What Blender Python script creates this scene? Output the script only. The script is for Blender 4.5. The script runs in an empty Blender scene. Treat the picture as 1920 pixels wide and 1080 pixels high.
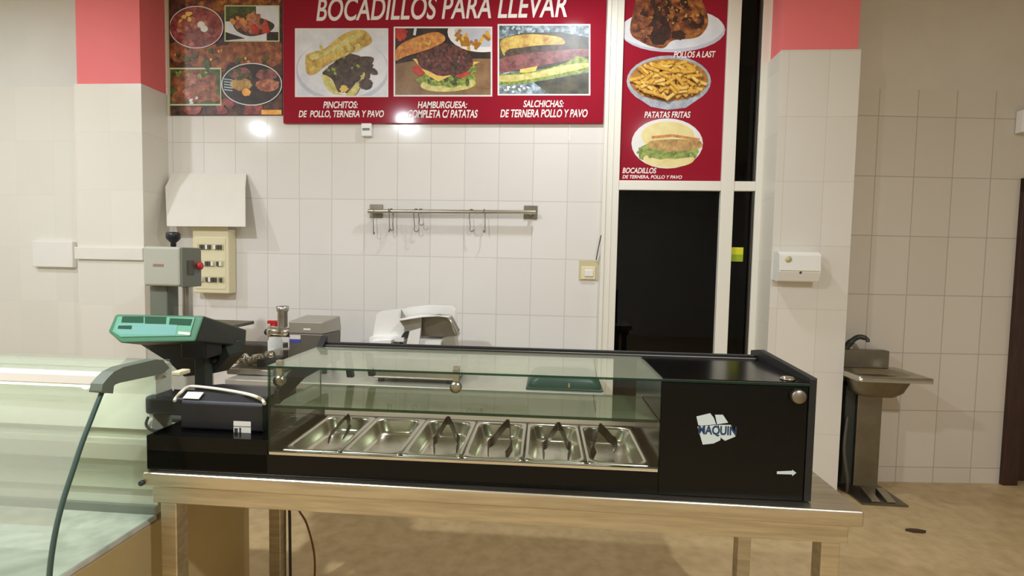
import bpy, math, random
from mathutils import Vector, Matrix
random.seed(7)
sc = bpy.context.scene
col = sc.collection

# ------------------------------------------------------------------ camera
F_PX, PITCH, ROLL, YAW, CAM_H = 960.0, 0.0533, 0.0204, 0.0764, 1.45
_cy, _sy = math.cos(YAW), math.sin(YAW)
FW = Vector((-_sy*math.cos(PITCH), _cy*math.cos(PITCH), -math.sin(PITCH)))
_r = Vector((_cy, _sy, 0)); _u = _r.cross(FW)
RT = _r*math.cos(ROLL) + _u*math.sin(ROLL)
UP = -_r*math.sin(ROLL) + _u*math.cos(ROLL)
EYE = Vector((0, 0, CAM_H))
cam_data = bpy.data.cameras.new('camera'); cam = bpy.data.objects.new('camera', cam_data)
col.objects.link(cam); sc.camera = cam
cam_data.sensor_width = 36; cam_data.lens = 36*F_PX/1920; cam_data.clip_start = 0.02
M4 = Matrix((RT, UP, -FW)).transposed().to_4x4(); M4.translation = EYE
cam.matrix_world = M4

# ------------------------------------------------------------------ view, world, lights
sc.view_settings.view_transform = 'Standard'; sc.view_settings.look = 'None'
sc.view_settings.gamma = 1; sc.view_settings.use_curve_mapping = False
sc.view_settings.exposure = 0.0
sc.cycles.max_bounces = 14; sc.cycles.transparent_max_bounces = 24
sc.cycles.glossy_bounces = 6; sc.cycles.diffuse_bounces = 5
sc.cycles.caustics_reflective = False; sc.cycles.caustics_refractive = False
sc.cycles.use_denoising = True
w = bpy.data.worlds.new('world'); sc.world = w; w.use_nodes = True
w.node_tree.nodes['Background'].inputs[0].default_value = (0.9, 0.92, 1, 1)
w.node_tree.nodes['Background'].inputs[1].default_value = 0.02
CEIL = 3.42
# x, y, watts, colour
LAMPS = [(0.13, 2.75, 24, (.92, .98, 1.06)), (-2.05, 0.15, 100, (.92, .98, 1.06)), (-3.9, 1.9, 27, (.93, .98, 1.06)),
         (1.4, -0.6, 92, (.95, .99, 1.06)), (-4.4, -0.3, 28, (.93, .98, 1.06))]
for i, (x, y, e, c) in enumerate(LAMPS):
    d = bpy.data.lights.new('ceiling_lamp', 'AREA'); d.shape = 'DISK'; d.size = 0.14; d.energy = e; d.color = c
    o = bpy.data.objects.new('ceiling_lamp', d); col.objects.link(o); o.location = (x, y, CEIL-0.075)

# ------------------------------------------------------------------ un-projection onto real planes
def ray(px, py):
    return FW + RT*((px-960)/F_PX) - UP*((py-540)/F_PX)
def at(px, py, y):
    d = ray(px, py); return EYE + d*(y/d.y)
def atx(px, py, x):
    d = ray(px, py); return EYE + d*(x/d.x)
def atz(px, py, z):
    d = ray(px, py); return EYE + d*((z-CAM_H)/d.z)

# ------------------------------------------------------------------ materials
def lin(c):
    return tuple((v/255/12.92 if v/255 <= .04045 else ((v/255+.055)/1.055)**2.4) for v in c) + (1,)
def new_mat(name):
    m = bpy.data.materials.new(name); m.use_nodes = True
    return m, m.node_tree, m.node_tree.nodes['Principled BSDF']
def mat(name, rgb, rough=.5, metal=0, var=0, scale=8, rgb2=None, bump=0, spec=None, coat=0, stretch=None):
    m, t, b = new_mat(name)
    b.inputs['Base Color'].default_value = lin(rgb); b.inputs['Roughness'].default_value = rough
    b.inputs['Metallic'].default_value = metal
    if spec is not None: b.inputs['Specular IOR Level'].default_value = spec
    if coat: b.inputs['Coat Weight'].default_value = coat; b.inputs['Coat Roughness'].default_value = .05
    if var or rgb2 or bump:
        tc = t.nodes.new('ShaderNodeTexCoord'); n = t.nodes.new('ShaderNodeTexNoise')
        n.inputs['Scale'].default_value = scale; n.inputs['Detail'].default_value = 6
        if stretch:
            mp = t.nodes.new('ShaderNodeMapping'); mp.inputs['Scale'].default_value = stretch
            t.links.new(tc.outputs['Object'], mp.inputs[0]); t.links.new(mp.outputs[0], n.inputs['Vector'])
        else:
            t.links.new(tc.outputs['Object'], n.inputs['Vector'])
        if rgb2 or var:
            r = t.nodes.new('ShaderNodeValToRGB')
            r.color_ramp.elements[0].position = .36; r.color_ramp.elements[1].position = .64
            c2 = rgb2 or tuple(max(0, v-var) for v in rgb)
            r.color_ramp.elements[0].color = lin(c2); r.color_ramp.elements[1].color = lin(rgb)
            t.links.new(n.outputs['Fac'], r.inputs[0]); t.links.new(r.outputs[0], b.inputs['Base Color'])
        if bump:
            bp = t.nodes.new('ShaderNodeBump'); bp.inputs['Strength'].default_value = bump; bp.inputs['Distance'].default_value = .01
            t.links.new(n.outputs['Fac'], bp.inputs['Height']); t.links.new(bp.outputs[0], b.inputs['Normal'])
    return m
def emit(name, rgb, s):
    m, t, b = new_mat(name)
    b.inputs['Base Color'].default_value = lin(rgb); b.inputs['Emission Color'].default_value = lin(rgb)
    b.inputs['Emission Strength'].default_value = s
    return m
def glass(name, tint, rough=.015, refl=1.0, haze=0.0, haze_rgb=(150, 160, 140)):
    m, t, b = new_mat(name); t.nodes.remove(b)
    out = t.nodes['Material Output']
    tr = t.nodes.new('ShaderNodeBsdfTransparent'); tr.inputs[0].default_value = lin(tint)
    gl = t.nodes.new('ShaderNodeBsdfGlossy'); gl.inputs['Roughness'].default_value = rough
    lw = t.nodes.new('ShaderNodeLayerWeight'); lw.inputs[0].default_value = .5
    pw = t.nodes.new('ShaderNodeMath'); pw.operation = 'POWER'; pw.inputs[1].default_value = 5
    t.links.new(lw.outputs['Facing'], pw.inputs[0])
    fr = t.nodes.new('ShaderNodeMath'); fr.operation = 'MULTIPLY_ADD'; fr.inputs[1].default_value = .96; fr.inputs[2].default_value = .04
    t.links.new(pw.outputs[0], fr.inputs[0])
    mu = t.nodes.new('ShaderNodeMath'); mu.operation = 'MULTIPLY'; mu.inputs[1].default_value = refl
    mx = t.nodes.new('ShaderNodeMixShader')
    t.links.new(fr.outputs[0], mu.inputs[0]); t.links.new(mu.outputs[0], mx.inputs[0])
    t.links.new(tr.outputs[0], mx.inputs[1]); t.links.new(gl.outputs[0], mx.inputs[2])
    last = mx
    if haze:
        df = t.nodes.new('ShaderNodeBsdfDiffuse'); df.inputs[0].default_value = lin(haze_rgb)
        m2 = t.nodes.new('ShaderNodeMixShader'); m2.inputs[0].default_value = haze
        t.links.new(mx.outputs[0], m2.inputs[1]); t.links.new(df.outputs[0], m2.inputs[2]); last = m2
    t.links.new(last.outputs[0], out.inputs[0])
    return m
def tiles(name, rgb, grout, bw, rh, ox, oz, axis='X', rough=.18, mortar=.0035, var=5):
    m, t, b = new_mat(name)
    g = t.nodes.new('ShaderNodeNewGeometry'); s = t.nodes.new('ShaderNodeSeparateXYZ')
    t.links.new(g.outputs['Position'], s.inputs[0])
    a1 = t.nodes.new('ShaderNodeMath'); a1.operation = 'ADD'; a1.inputs[1].default_value = -ox+40*bw
    a2 = t.nodes.new('ShaderNodeMath'); a2.operation = 'ADD'; a2.inputs[1].default_value = -oz+40*rh
    t.links.new(s.outputs[axis], a1.inputs[0]); t.links.new(s.outputs['Z'], a2.inputs[0])
    c = t.nodes.new('ShaderNodeCombineXYZ'); t.links.new(a1.outputs[0], c.inputs[0]); t.links.new(a2.outputs[0], c.inputs[1])
    k = t.nodes.new('ShaderNodeTexBrick'); k.offset = 0; k.inputs['Scale'].default_value = 1
    k.inputs['Brick Width'].default_value = bw; k.inputs['Row Height'].default_value = rh
    k.inputs['Mortar Size'].default_value = mortar; k.inputs['Mortar Smooth'].default_value = .3
    k.inputs['Color1'].default_value = lin(rgb); k.inputs['Color2'].default_value = lin(tuple(v-var for v in rgb))
    k.inputs['Mortar'].default_value = lin(grout)
    t.links.new(c.outputs[0], k.inputs['Vector']); t.links.new(k.outputs['Color'], b.inputs['Base Color'])
    n = t.nodes.new('ShaderNodeTexNoise'); n.inputs['Scale'].default_value = 5
    t.links.new(g.outputs['Position'], n.inputs['Vector'])
    ad = t.nodes.new('ShaderNodeMath'); ad.operation = 'MULTIPLY_ADD'; ad.inputs[1].default_value = -1.0
    sc_ = t.nodes.new('ShaderNodeMath'); sc_.operation = 'MULTIPLY'; sc_.inputs[1].default_value = .25
    t.links.new(n.outputs['Fac'], sc_.inputs[0]); t.links.new(k.outputs['Fac'], ad.inputs[0]); t.links.new(sc_.outputs[0], ad.inputs[2])
    bp = t.nodes.new('ShaderNodeBump'); bp.inputs['Strength'].default_value = .25; bp.inputs['Distance'].default_value = .003
    t.links.new(ad.outputs[0], bp.inputs['Height']); t.links.new(bp.outputs[0], b.inputs['Normal'])
    b.inputs['Roughness'].default_value = rough
    return m

WALL_Y = 3.58; PIL_Y = 3.34
TILE_B = tiles('white_tile_back', (229, 224, 216), (207, 201, 190), .2394, .397, -1.580, 1.466, rough=.11)
TILE_P = tiles('white_tile_pillar', (224, 219, 207), (205, 199, 186), .2394, .397, 1.665, 1.58, rough=.3, mortar=.002)
TILE_PL = tiles('white_tile_pillar_left', (228, 224, 211), (222, 217, 203), .2394, .397, -3.05, 1.48, rough=.3, mortar=.002)
TILE_S = tiles('white_tile_pillar_side', (222, 217, 203), (205, 200, 186), .25, .397, 3.34, 1.48, axis='Y', rough=.35, mortar=.002)
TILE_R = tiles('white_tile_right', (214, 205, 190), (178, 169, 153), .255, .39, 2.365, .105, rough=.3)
TILE_L = tiles('white_tile_left', (229, 226, 214), (223, 219, 206), .3, .397, -3.4, 1.47, rough=.28, mortar=.002)
M = dict(
    plaster=mat('white_plaster', (226, 224, 216), .8, var=6, scale=2),
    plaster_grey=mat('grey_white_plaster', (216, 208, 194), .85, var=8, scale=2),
    pink=mat('pink_paint', (238, 122, 122), .6, var=5, scale=2),
    ceil=mat('ceiling_white', (225, 222, 214), .9),
    floor=mat('tan_terrazzo', (194, 168, 124), .42, rgb2=(178, 152, 108), scale=14, bump=.02),
    steel=mat('brushed_steel', (196, 190, 176), .28, 1, var=18, scale=6, stretch=(1, 30, 30)),
    table=mat('worn_steel', (205, 196, 176), .36, 1, var=22, scale=5, stretch=(1, 8, 14), bump=.08),
    counter=mat('pale_steel_counter', (216, 212, 200), .32, .5, var=10, scale=5),
    steel_dk=mat('dull_steel', (140, 134, 120), .42, 1, var=14, scale=7),
    pan=mat('pan_steel', (218, 213, 202), .27, 1, var=10, scale=14, bump=.02),
    chrome=mat('chrome', (215, 212, 205), .1, 1),
    tong=mat('tong_steel', (66, 62, 54), .3, 1),
    black=mat('gloss_black', (8, 8, 7), .16, spec=.22),
    black_m=mat('matt_black', (16, 17, 16), .5),
    black_p=mat('black_plastic', (24, 24, 28), .38, bump=.05, scale=60),
    rail=mat('grey_rail', (92, 88, 80), .35, .6),
    charcoal=mat('charcoal_plastic', (44, 50, 44), .45),
    grey_arm=mat('grey_green_plastic', (98, 106, 92), .5),
    white=mat('white_enamel', (232, 230, 222), .35),
    white_al=mat('white_aluminium', (228, 224, 214), .3, var=4),
    cream=mat('cream_plastic', (226, 216, 178), .45),
    cream2=mat('cream_recess', (200, 190, 150), .5),
    card=mat('white_card', (226, 220, 208), .7, var=3),
    saw=mat('saw_grey_enamel', (176, 175, 160), .4),
    saw_dk=mat('saw_dark_enamel', (112, 116, 102), .42),
    alu=mat('cast_aluminium', (186, 182, 172), .35, .85, var=10, scale=20),
    alu_w=mat('bright_aluminium', (238, 236, 230), .35, .1),
    grind=mat('grinder_grey', (174, 170, 158), .35, .6),
    grind_dk=mat('grinder_dark', (118, 115, 106), .4, .6),
    red=mat('red_plastic', (200, 40, 36), .4),
    blue=mat('blue_label', (70, 70, 160), .5),
    green=mat('scale_green', (62, 116, 84), .35),
    green_l=mat('scale_face_green', (108, 168, 138), .25),
    green_c=mat('scale_face_cyan', (118, 168, 160), .25),
    lcd=mat('display_window', (44, 84, 66), .15),
    green_dk=mat('dark_green_plastic', (30, 72, 58), .35),
    paper=mat('label_paper', (214, 210, 200), .6),
    brown=mat('dark_brown_wood', (62, 34, 24), .5, rgb2=(46, 24, 17), scale=6, stretch=(8, 8, 1)),
    window_white=mat('white_window_frame', (232, 228, 214), .35),
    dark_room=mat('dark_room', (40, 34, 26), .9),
    yellow=mat('yellow_sticker', (214, 214, 30), .5), lime=mat('lime_sticker', (150, 172, 24), .5),
    cable_w=mat('white_cable', (222, 216, 198), .5), cable_d=mat('dark_cable', (50, 46, 40), .5),
    cable_o=mat('brown_cable', (104, 66, 26), .5),
    logo=mat('logo_grey', (190, 200, 196), .5), logo_b=mat('logo_blue', (12, 50, 84), .5), logo_d=mat('logo_faint_blue', (7, 17, 34), .4),
    deck=mat('marbled_deck', (208, 208, 200), .3, rgb2=(172, 175, 166), scale=16),
    vit=mat('vitrine_white', (210, 208, 194), .4, var=6, scale=3), vit_g=mat('vitrine_grey', (190, 191, 172), .4, var=6, scale=3),
    vit_slot=mat('vitrine_slot', (112, 118, 110), .5),
    beige=mat('vitrine_side', (204, 182, 132), .4, .25, var=12, scale=3),
    trim=mat('glass_trim', (62, 84, 76), .35), debris=mat('debris', (70, 48, 30), .9),
    tube=emit('lamp_tube', (250, 255, 246), 5), diffuser=emit('lamp_diffuser', (255, 240, 215), 5),
    g_clear=glass('clear_glass', (242, 246, 241)), g_front=glass('front_glass', (245, 248, 244), refl=.8),
    g_shelf=glass('shelf_glass', (234, 237, 230), haze=.24, haze_rgb=(150, 162, 132)),
    g_top=glass('top_glass', (238, 242, 234), haze=.20, haze_rgb=(196, 198, 172)),
    g_edge=glass('glass_edge', (70, 110, 84), refl=.6, haze=.35, haze_rgb=(50, 76, 56)),
    g_vit=glass('vitrine_glass', (246, 250, 245), refl=.7, haze=.05, haze_rgb=(225, 232, 220)),
    g_dark=glass('window_glass', (150, 150, 140), refl=.5),
    g_lid=glass('lid_plastic', (226, 222, 212), refl=1.0, haze=.05, haze_rgb=(200, 196, 184)),
    sign_red=mat('sign_red', (152, 30, 48), .09, var=4, scale=2, spec=.2),
    txt=mat('sign_text_white', (240, 232, 226), .4),
)
FD = {}
def food(name, a, b, scale=40, rough=.42, mid=None):
    m, t, bs = new_mat(name)
    tc = t.nodes.new('ShaderNodeTexCoord'); n = t.nodes.new('ShaderNodeTexNoise'); n.inputs['Scale'].default_value = scale
    n.inputs['Detail'].default_value = 5; n.inputs['Roughness'].default_value = .65
    r = t.nodes.new('ShaderNodeValToRGB'); r.color_ramp.elements[0].position = .34; r.color_ramp.elements[1].position = .66
    r.color_ramp.elements[0].color = lin(b); r.color_ramp.elements[1].color = lin(a)
    if mid:
        e = r.color_ramp.elements.new(.5); e.color = lin(mid)
    t.links.new(tc.outputs['Object'], n.inputs['Vector']); t.links.new(n.outputs['Fac'], r.inputs[0])
    t.links.new(r.outputs[0], bs.inputs['Base Color']); bs.inputs['Roughness'].default_value = rough
    FD[name] = m
food('bread_print', (226, 196, 104), (166, 122, 52), 22)
food('bun_print', (226, 160, 84), (172, 96, 44), 30)
food('bread_inside_print', (226, 214, 140), (178, 166, 84), 26)
food('dark_meat_print', (96, 76, 60), (38, 30, 24), 30)
food('patty_print', (128, 76, 66), (48, 26, 24), 55)
food('sausage_print', (160, 100, 96), (92, 54, 54), 22)
food('lettuce_print', (170, 184, 80), (72, 96, 38), 40)
food('tomato_print', (206, 72, 54), (160, 44, 34), 30)
food('cheese_print', (240, 206, 110), (226, 180, 80), 20)
food('plate_print', (228, 226, 226), (208, 208, 214), 8)
food('plate_shade_print', (198, 198, 206), (184, 184, 194), 8)
food('foil_print', (190, 204, 216), (70, 84, 88), 26, mid=(120, 136, 140))
food('dark_table_print', (66, 52, 44), (38, 28, 24), 12)
food('tan_table_print', (150, 116, 78), (116, 84, 54), 9)
food('chicken_print', (190, 124, 54), (60, 30, 20), 20, mid=(126, 66, 34))
food('chicken_dark_print', (72, 40, 26), (36, 20, 16), 24)
food('fries_print', (232, 186, 64), (200, 140, 40), 30)
food('fries_shade_print', (186, 130, 46), (146, 94, 34), 30)
food('bowl_print', (186, 190, 196), (140, 148, 158), 16)
food('raw_meat_print', (176, 96, 86), (108, 44, 42), 26, mid=(142, 66, 60))
food('grill_meat_print', (180, 112, 68), (92, 52, 34), 22, mid=(136, 80, 50))
food('grill_bg_print', (110, 66, 44), (40, 26, 20), 22, mid=(70, 46, 34))
food('green_bg_print', (92, 104, 52), (40, 48, 26), 22)
food('skewer_print', (204, 146, 116), (132, 66, 50), 24, mid=(168, 98, 74))
food('pale_bun_print', (236, 224, 160), (222, 200, 128), 10)
food('chicken_slice_print', (206, 168, 96), (150, 106, 52), 26)
food('wood_dark_print', (90, 84, 60), (50, 48, 38), 16)
FD['line'] = M['txt']
food('frame_green_print', (206, 214, 170), (190, 200, 150), 8)
food('ember_print', (250, 190, 90), (226, 140, 50), 30)
food('fork_print', (190, 206, 214), (150, 170, 180), 30)
food('white_print', (236, 232, 226), (226, 222, 216), 8)

# ------------------------------------------------------------------ mesh builder
ORG = {}
class MB:
    def __init__(s): s.v = []; s.f = []; s.m = []; s.sm = []
    def add(s, vs, fs, mi=0, smooth=False):
        o = len(s.v); s.v += [Vector(p) for p in vs]
        for f in fs: s.f.append([i+o for i in f]); s.m.append(mi); s.sm.append(smooth)
        return s
    def box(s, x0, x1, y0, y1, z0, z1, mi=0):
        return s.add([(x, y, z) for z in (z0, z1) for y in (y0, y1) for x in (x0, x1)],
                     [(0, 2, 3, 1), (4, 5, 7, 6), (0, 1, 5, 4), (2, 6, 7, 3), (0, 4, 6, 2), (1, 3, 7, 5)], mi)
    def hexa(s, b, t, mi=0):   # four bottom points, four top points
        return s.add(list(b)+list(t), [(3, 2, 1, 0), (4, 5, 6, 7), (0, 1, 5, 4), (1, 2, 6, 5), (2, 3, 7, 6), (3, 0, 4, 7)], mi)
    def prism(s, pts, dvec, mi=0, smooth=False):   # closed polygon swept along dvec
        n = len(pts); d = Vector(dvec); P = [Vector(p) for p in pts]
        s.add(P+[p+d for p in P], [list(range(n))[::-1], [i+n for i in range(n)]], mi)
        s.add(P+[p+d for p in P], [(i, (i+1) % n, (i+1) % n+n, i+n) for i in range(n)], mi, smooth)
        return s
    def ring(s, loops, mi=0, cap0=False, cap1=False, smooth=True, closed=True):
        n = len(loops[0]); vs = [p for l in loops for p in l]; fs = []
        for k in range(len(loops)-1):
            for i in range(n if closed else n-1):
                j = (i+1) % n; fs.append((k*n+i, k*n+j, (k+1)*n+j, (k+1)*n+i))
        s.add(vs, fs, mi, smooth)
        if cap0: s.add(loops[0], [list(range(n))[::-1]], mi)
        if cap1: s.add(loops[-1], [list(range(n))], mi)
        return s
    def tube(s, path, r, n=8, mi=0):
        P = [Vector(p) for p in path]; L = []
        ref = None
        for i, p in enumerate(P):
            t = (P[min(i+1, len(P)-1)]-P[max(i-1, 0)]).normalized()
            if ref is None: ref = t.orthogonal().normalized()
            ref = (ref - t*ref.dot(t)).normalized(); b = t.cross(ref)
            rr = r[i] if isinstance(r, (list, tuple)) else r
            L.append([p+(ref*math.cos(2*math.pi*k/n)+b*math.sin(2*math.pi*k/n))*rr for k in range(n)])
        return s.ring(L, mi, True, True)
    def lathe(s, c, axis, prof, n=24, mi=0):  # prof: (r, t)
        c = Vector(c); a = Vector(axis).normalized(); e = a.orthogonal().normalized(); b = a.cross(e)
        L = [[c+a*t+(e*math.cos(2*math.pi*k/n)+b*math.sin(2*math.pi*k/n))*max(r, 1e-5) for k in range(n)] for r, t in prof]
        return s.ring(L, mi, True, True)
    def strip(s, path, wv, th, mi=0):   # a flat band along a path; wv is the width vector, th its thickness
        P = [Vector(p) for p in path]; W = Vector(wv); L = []
        for i, p in enumerate(P):
            t = (P[min(i+1, len(P)-1)]-P[max(i-1, 0)]).normalized(); nn = t.cross(W).normalized()*th/2
            L.append([p-W/2-nn, p+W/2-nn, p+W/2+nn, p-W/2+nn])
        return s.ring(L, mi, True, True, smooth=False)
    def build(s, name, mats, parent=None, bevel=0, seg=2, org=None):
        o_ = Vector(org) if org is not None else (ORG.get(parent.name, Vector()) if parent else Vector())
        me = bpy.data.meshes.new(name); me.from_pydata([p-o_ for p in s.v], [], s.f)
        for m in (mats if isinstance(mats, (list, tuple)) else [mats]): me.materials.append(m)
        for p, mi, sm in zip(me.polygons, s.m, s.sm): p.material_index = mi; p.use_smooth = sm
        me.update()
        ob = bpy.data.objects.new(name, me); col.objects.link(ob)
        if parent: ob.parent = parent
        elif org is not None: ob.location = o_
        ORG[ob.name] = o_
        if bevel:
            b = ob.modifiers.new('bevel', 'BEVEL'); b.width = bevel; b.segments = seg; b.limit_method = 'ANGLE'; b.angle_limit = math.radians(40)
        return ob
def tag(o, label=None, cat=None, group=None, kind=None):
    if label: o['label'] = label
    if cat: o['category'] = cat
    if group: o['group'] = group
    if kind: o['kind'] = kind
    return o
def thing(name, label, cat, loc=(0, 0, 0), group=None):
    o = bpy.data.objects.new(name, None); col.objects.link(o); o.location = loc; o.empty_display_size = .1
    ORG[o.name] = Vector(loc); return tag(o, label, cat, group)
def copy_tree(o, parent=None):
    c = o.copy(); col.objects.link(c)
    if parent: c.parent = parent
    for ch in o.children: copy_tree(ch, c)
    return c
def bez(P, n=12):   # Catmull-Rom through points
    P = [Vector(p) for p in P]; out = []
    for i in range(len(P)-1):
        a = P[max(i-1, 0)]; b = P[i]; c = P[i+1]; d = P[min(i+2, len(P)-1)]
        for k in range(n):
            t = k/n
            out.append(.5*((2*b)+(c-a)*t+(2*a-5*b+4*c-d)*t*t+(3*b-a-3*c+d)*t**3))
    return out+[P[-1]]
def text_mesh(name, body, m, parent, quad, y, bold=.02, shear=.22, up=True):
    """flat lettering fitted into the wall rectangle quad=(x0,z0,x1,z1) at depth y, facing -y"""
    cu = bpy.data.curves.new(name, 'FONT'); cu.body = body; cu.shear = shear; cu.offset = bold; cu.size = 1
    tmp = bpy.data.objects.new(name+'_tmp', cu); col.objects.link(tmp)
    dg = bpy.context.evaluated_depsgraph_get(); me = bpy.data.meshes.new_from_object(tmp.evaluated_get(dg))
    bpy.data.objects.remove(tmp); bpy.data.curves.remove(cu)
    xs = [v.co.x for v in me.vertices]; ys = [v.co.y for v in me.vertices]
    x0, x1, y0, y1 = min(xs), max(xs), min(ys), max(ys); qx0, qz0, qx1, qz1 = quad
    o_ = ORG.get(parent.name, Vector())
    for v in me.vertices:
        v.co = Vector((qx0+(v.co.x-x0)/(x1-x0)*(qx1-qx0), y, qz0+(v.co.y-y0)/(y1-y0)*(qz1-qz0)))-o_
    me.materials.clear(); me.materials.append(m); me.name = name
    ob = bpy.data.objects.new(name, me); col.objects.link(ob); ob.parent = parent; ORG[ob.name] = o_
    return ob

# ================================================================== SETTING
def struct(o): o['kind'] = 'structure'; return o
FY0, XL, XR = -3.2, -5.2, 5.2
mb = MB().box(XL-.1, XR+.1, FY0-.1, 5.6, -.1, 0); struct(mb.build('floor', M['floor']))
mb = MB().box(XL-.1, XR+.1, FY0-.1, 5.6, CEIL, CEIL+.1); struct(mb.build('ceiling', M['ceil']))
WX0, WX1 = .335, 1.425
mb = MB().box(-2.83, WX0, WALL_Y, WALL_Y+.14, 0, CEIL); struct(mb.build('wall_back', TILE_B))
zl = at(60, 163, WALL_Y-.012).z
mb = MB().box(XL, -3.2, WALL_Y, WALL_Y+.14, zl, CEIL); wl = struct(mb.build('wall_back_left', M['plaster']))
mb = MB().box(XL, -3.2, WALL_Y-.014, WALL_Y+.14, 0, zl); mb.build('tile_cladding', TILE_L, wl)
# angled wall on the right
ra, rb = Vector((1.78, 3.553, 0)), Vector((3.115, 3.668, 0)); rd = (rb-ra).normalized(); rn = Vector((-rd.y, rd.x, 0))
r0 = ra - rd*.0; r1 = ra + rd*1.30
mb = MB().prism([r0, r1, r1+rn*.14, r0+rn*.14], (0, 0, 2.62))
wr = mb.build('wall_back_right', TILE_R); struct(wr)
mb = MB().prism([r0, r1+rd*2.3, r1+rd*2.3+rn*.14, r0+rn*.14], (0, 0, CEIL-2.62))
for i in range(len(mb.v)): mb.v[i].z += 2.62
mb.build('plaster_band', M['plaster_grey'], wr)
# beyond the doorway the wall goes on above and to the right
dz = 2.06
dl = r1; dr = r1+rd*.95
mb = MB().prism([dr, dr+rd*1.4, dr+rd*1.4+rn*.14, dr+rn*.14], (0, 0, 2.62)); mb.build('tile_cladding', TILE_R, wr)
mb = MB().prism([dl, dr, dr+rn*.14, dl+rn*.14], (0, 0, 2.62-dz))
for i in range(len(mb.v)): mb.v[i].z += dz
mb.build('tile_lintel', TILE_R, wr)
for nm, b in (('wall_left', (XL-.1, XL, FY0, 3.7)), ('wall_right', (XR, XR+.1, FY0, 3.95)), ('wall_front', (XL, XR, FY0-.1, FY0))):
    struct(MB().box(b[0], b[1], b[2], b[3], 0, CEIL).build(nm, M['plaster']))
# door on the right edge
d1 = thing('door_1', None, None, tuple(r1)); d1['kind'] = 'structure'
mb = MB().prism([r1-rn*.03, r1+rd*.10-rn*.03, r1+rd*.10+rn*.12, r1+rn*.12], (0, 0, dz)); mb.build('door_jamb', M['brown'], d1, .004)
q0 = r1+rd*.85
mb = MB().prism([q0-rn*.03, q0+rd*.10-rn*.03, q0+rd*.10+rn*.12, q0+rn*.12], (0, 0, dz)); mb.build('door_jamb', M['brown'], d1, .004)
mb = MB().prism([r1-rn*.03+rd*.0, q0+rd*.1-rn*.03, q0+rd*.10+rn*.12, r1+rn*.12], (0, 0, .09))
for i in range(len(mb.v)): mb.v[i].z += dz-.09
mb.build('door_head', M['brown'], d1, .004)
p0 = r1+rd*.10+rn*.05; p1 = q0+rn*.05
mb = MB().prism([p0, p1, p1+rn*.04, p0+rn*.04], (0, 0, dz-.09)); mb.build('door_leaf', M['brown'], d1, .003)
# pillars: painted core with a tiled skirt that stands a little proud
def pillar(name, x0, x1, zt, tf, tl):
    c = struct(MB().box(x0+.012, x1-.012, PIL_Y+.012, WALL_Y+.1, 0, CEIL).build(name, M['pink']))
    m = MB(); m.box(x0, x1, PIL_Y, PIL_Y+.012, 0, zt, 0)
    m.box(x0, x0+.012, PIL_Y+.012, WALL_Y, 0, zt, 1); m.box(x1-.012, x1, PIL_Y+.012, WALL_Y, 0, zt, 1)
    m.build('tile_cladding', [tf, tl], c); return c
zpl = at(200, 157, PIL_Y).z; zpr = at(1530, 93, PIL_Y).z
xl0, xl1 = at(142, 300, PIL_Y).x, at(267, 300, PIL_Y).x
pillar('wall_pillar_left', xl0, xl1, zpl, TILE_PL, TILE_S)
xr0, xr1 = at(1451, 400, PIL_Y).x, at(1598, 400, PIL_Y).x
pillar('wall_pillar_right', xr0, xr1, zpr, TILE_P, TILE_S)
# trunking band on the left pillar, cover plate left of it
za, zb = at(205, 487, PIL_Y).z, at(205, 464, PIL_Y).z
struct(MB().box(xl0-.01, xl1+.004, PIL_Y-.02, PIL_Y, za, zb).build('trim_1', M['white_al'], bevel=.004))
a = at(68, 500, WALL_Y-.02); b = at(142, 453, WALL_Y-.02)
o = MB().box(a.x, b.x+.0, WALL_Y-.05, WALL_Y-.014, a.z, b.z).build('cover_plate', M['white'], bevel=.006, org=((a.x+b.x)/2, WALL_Y-.03, a.z))
tag(o, 'flat white rectangular cover plate on the tiled wall left of the pink-topped pillar', 'cover plate')

# glazed window right of the signs
win = thing('window_1', None, None, ((WX0+WX1)/2, WALL_Y, 0)); win['kind'] = 'structure'
xa, xb, xc, xd = at(1160, 338, WALL_Y).x, at(1350, 338, WALL_Y).x, at(1374, 338, WALL_Y).x, at(1414, 338, WALL_Y).x
zb0, zb1 = at(1250, 358, WALL_Y).z, at(1250, 340, WALL_Y).z
fy0, fy1 = WALL_Y-.035, WALL_Y+.04
m = MB()
m.box(WX0, xa, fy0, fy1, 0, CEIL); m.box(xd, WX1, fy0, fy1, 0, CEIL); m.box(xb, xc, fy0, fy1, 0, CEIL)
m.box(xa, xb, fy0+.004, fy1, zb0, zb1); m.box(xc, xd, fy0+.004, fy1, zb0, zb1); m.box(xa, xb, fy0+.004, fy1, 0, .09); m.box(xc, xd, fy0+.004, fy1, 0, .09)
m.box(xa, xd, fy0+.004, fy1, CEIL-.06, CEIL)
m.build('window_frame', M['window_white'], win, .003)
m = MB(); m.box(WX0+.055, WX0+.062, fy0-.006, fy0, 0, CEIL); m.box(WX0-.004, WX0+.02, fy0-.012, fy0, 0, CEIL); m.box(xd+.05, xd+.065, fy0-.012, fy0, 0, CEIL)
m.build('glazing_bead', M['window_white'], win, .002)
for x0, x1, z0, z1 in ((xa, xb, .09, zb0), (xa, xb, zb1, CEIL-.06), (xc, xd, .09, zb0), (xc, xd, zb1, CEIL-.06)):
    MB().box(x0, x1, WALL_Y, WALL_Y+.006, z0, z1).build('pane', M['g_dark'], win)
m = MB(); m.box(xd-.014, xd-.008, fy0+.01, WALL_Y, 0, CEIL); m.build('pane_seal', M['rail'], win)
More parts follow.
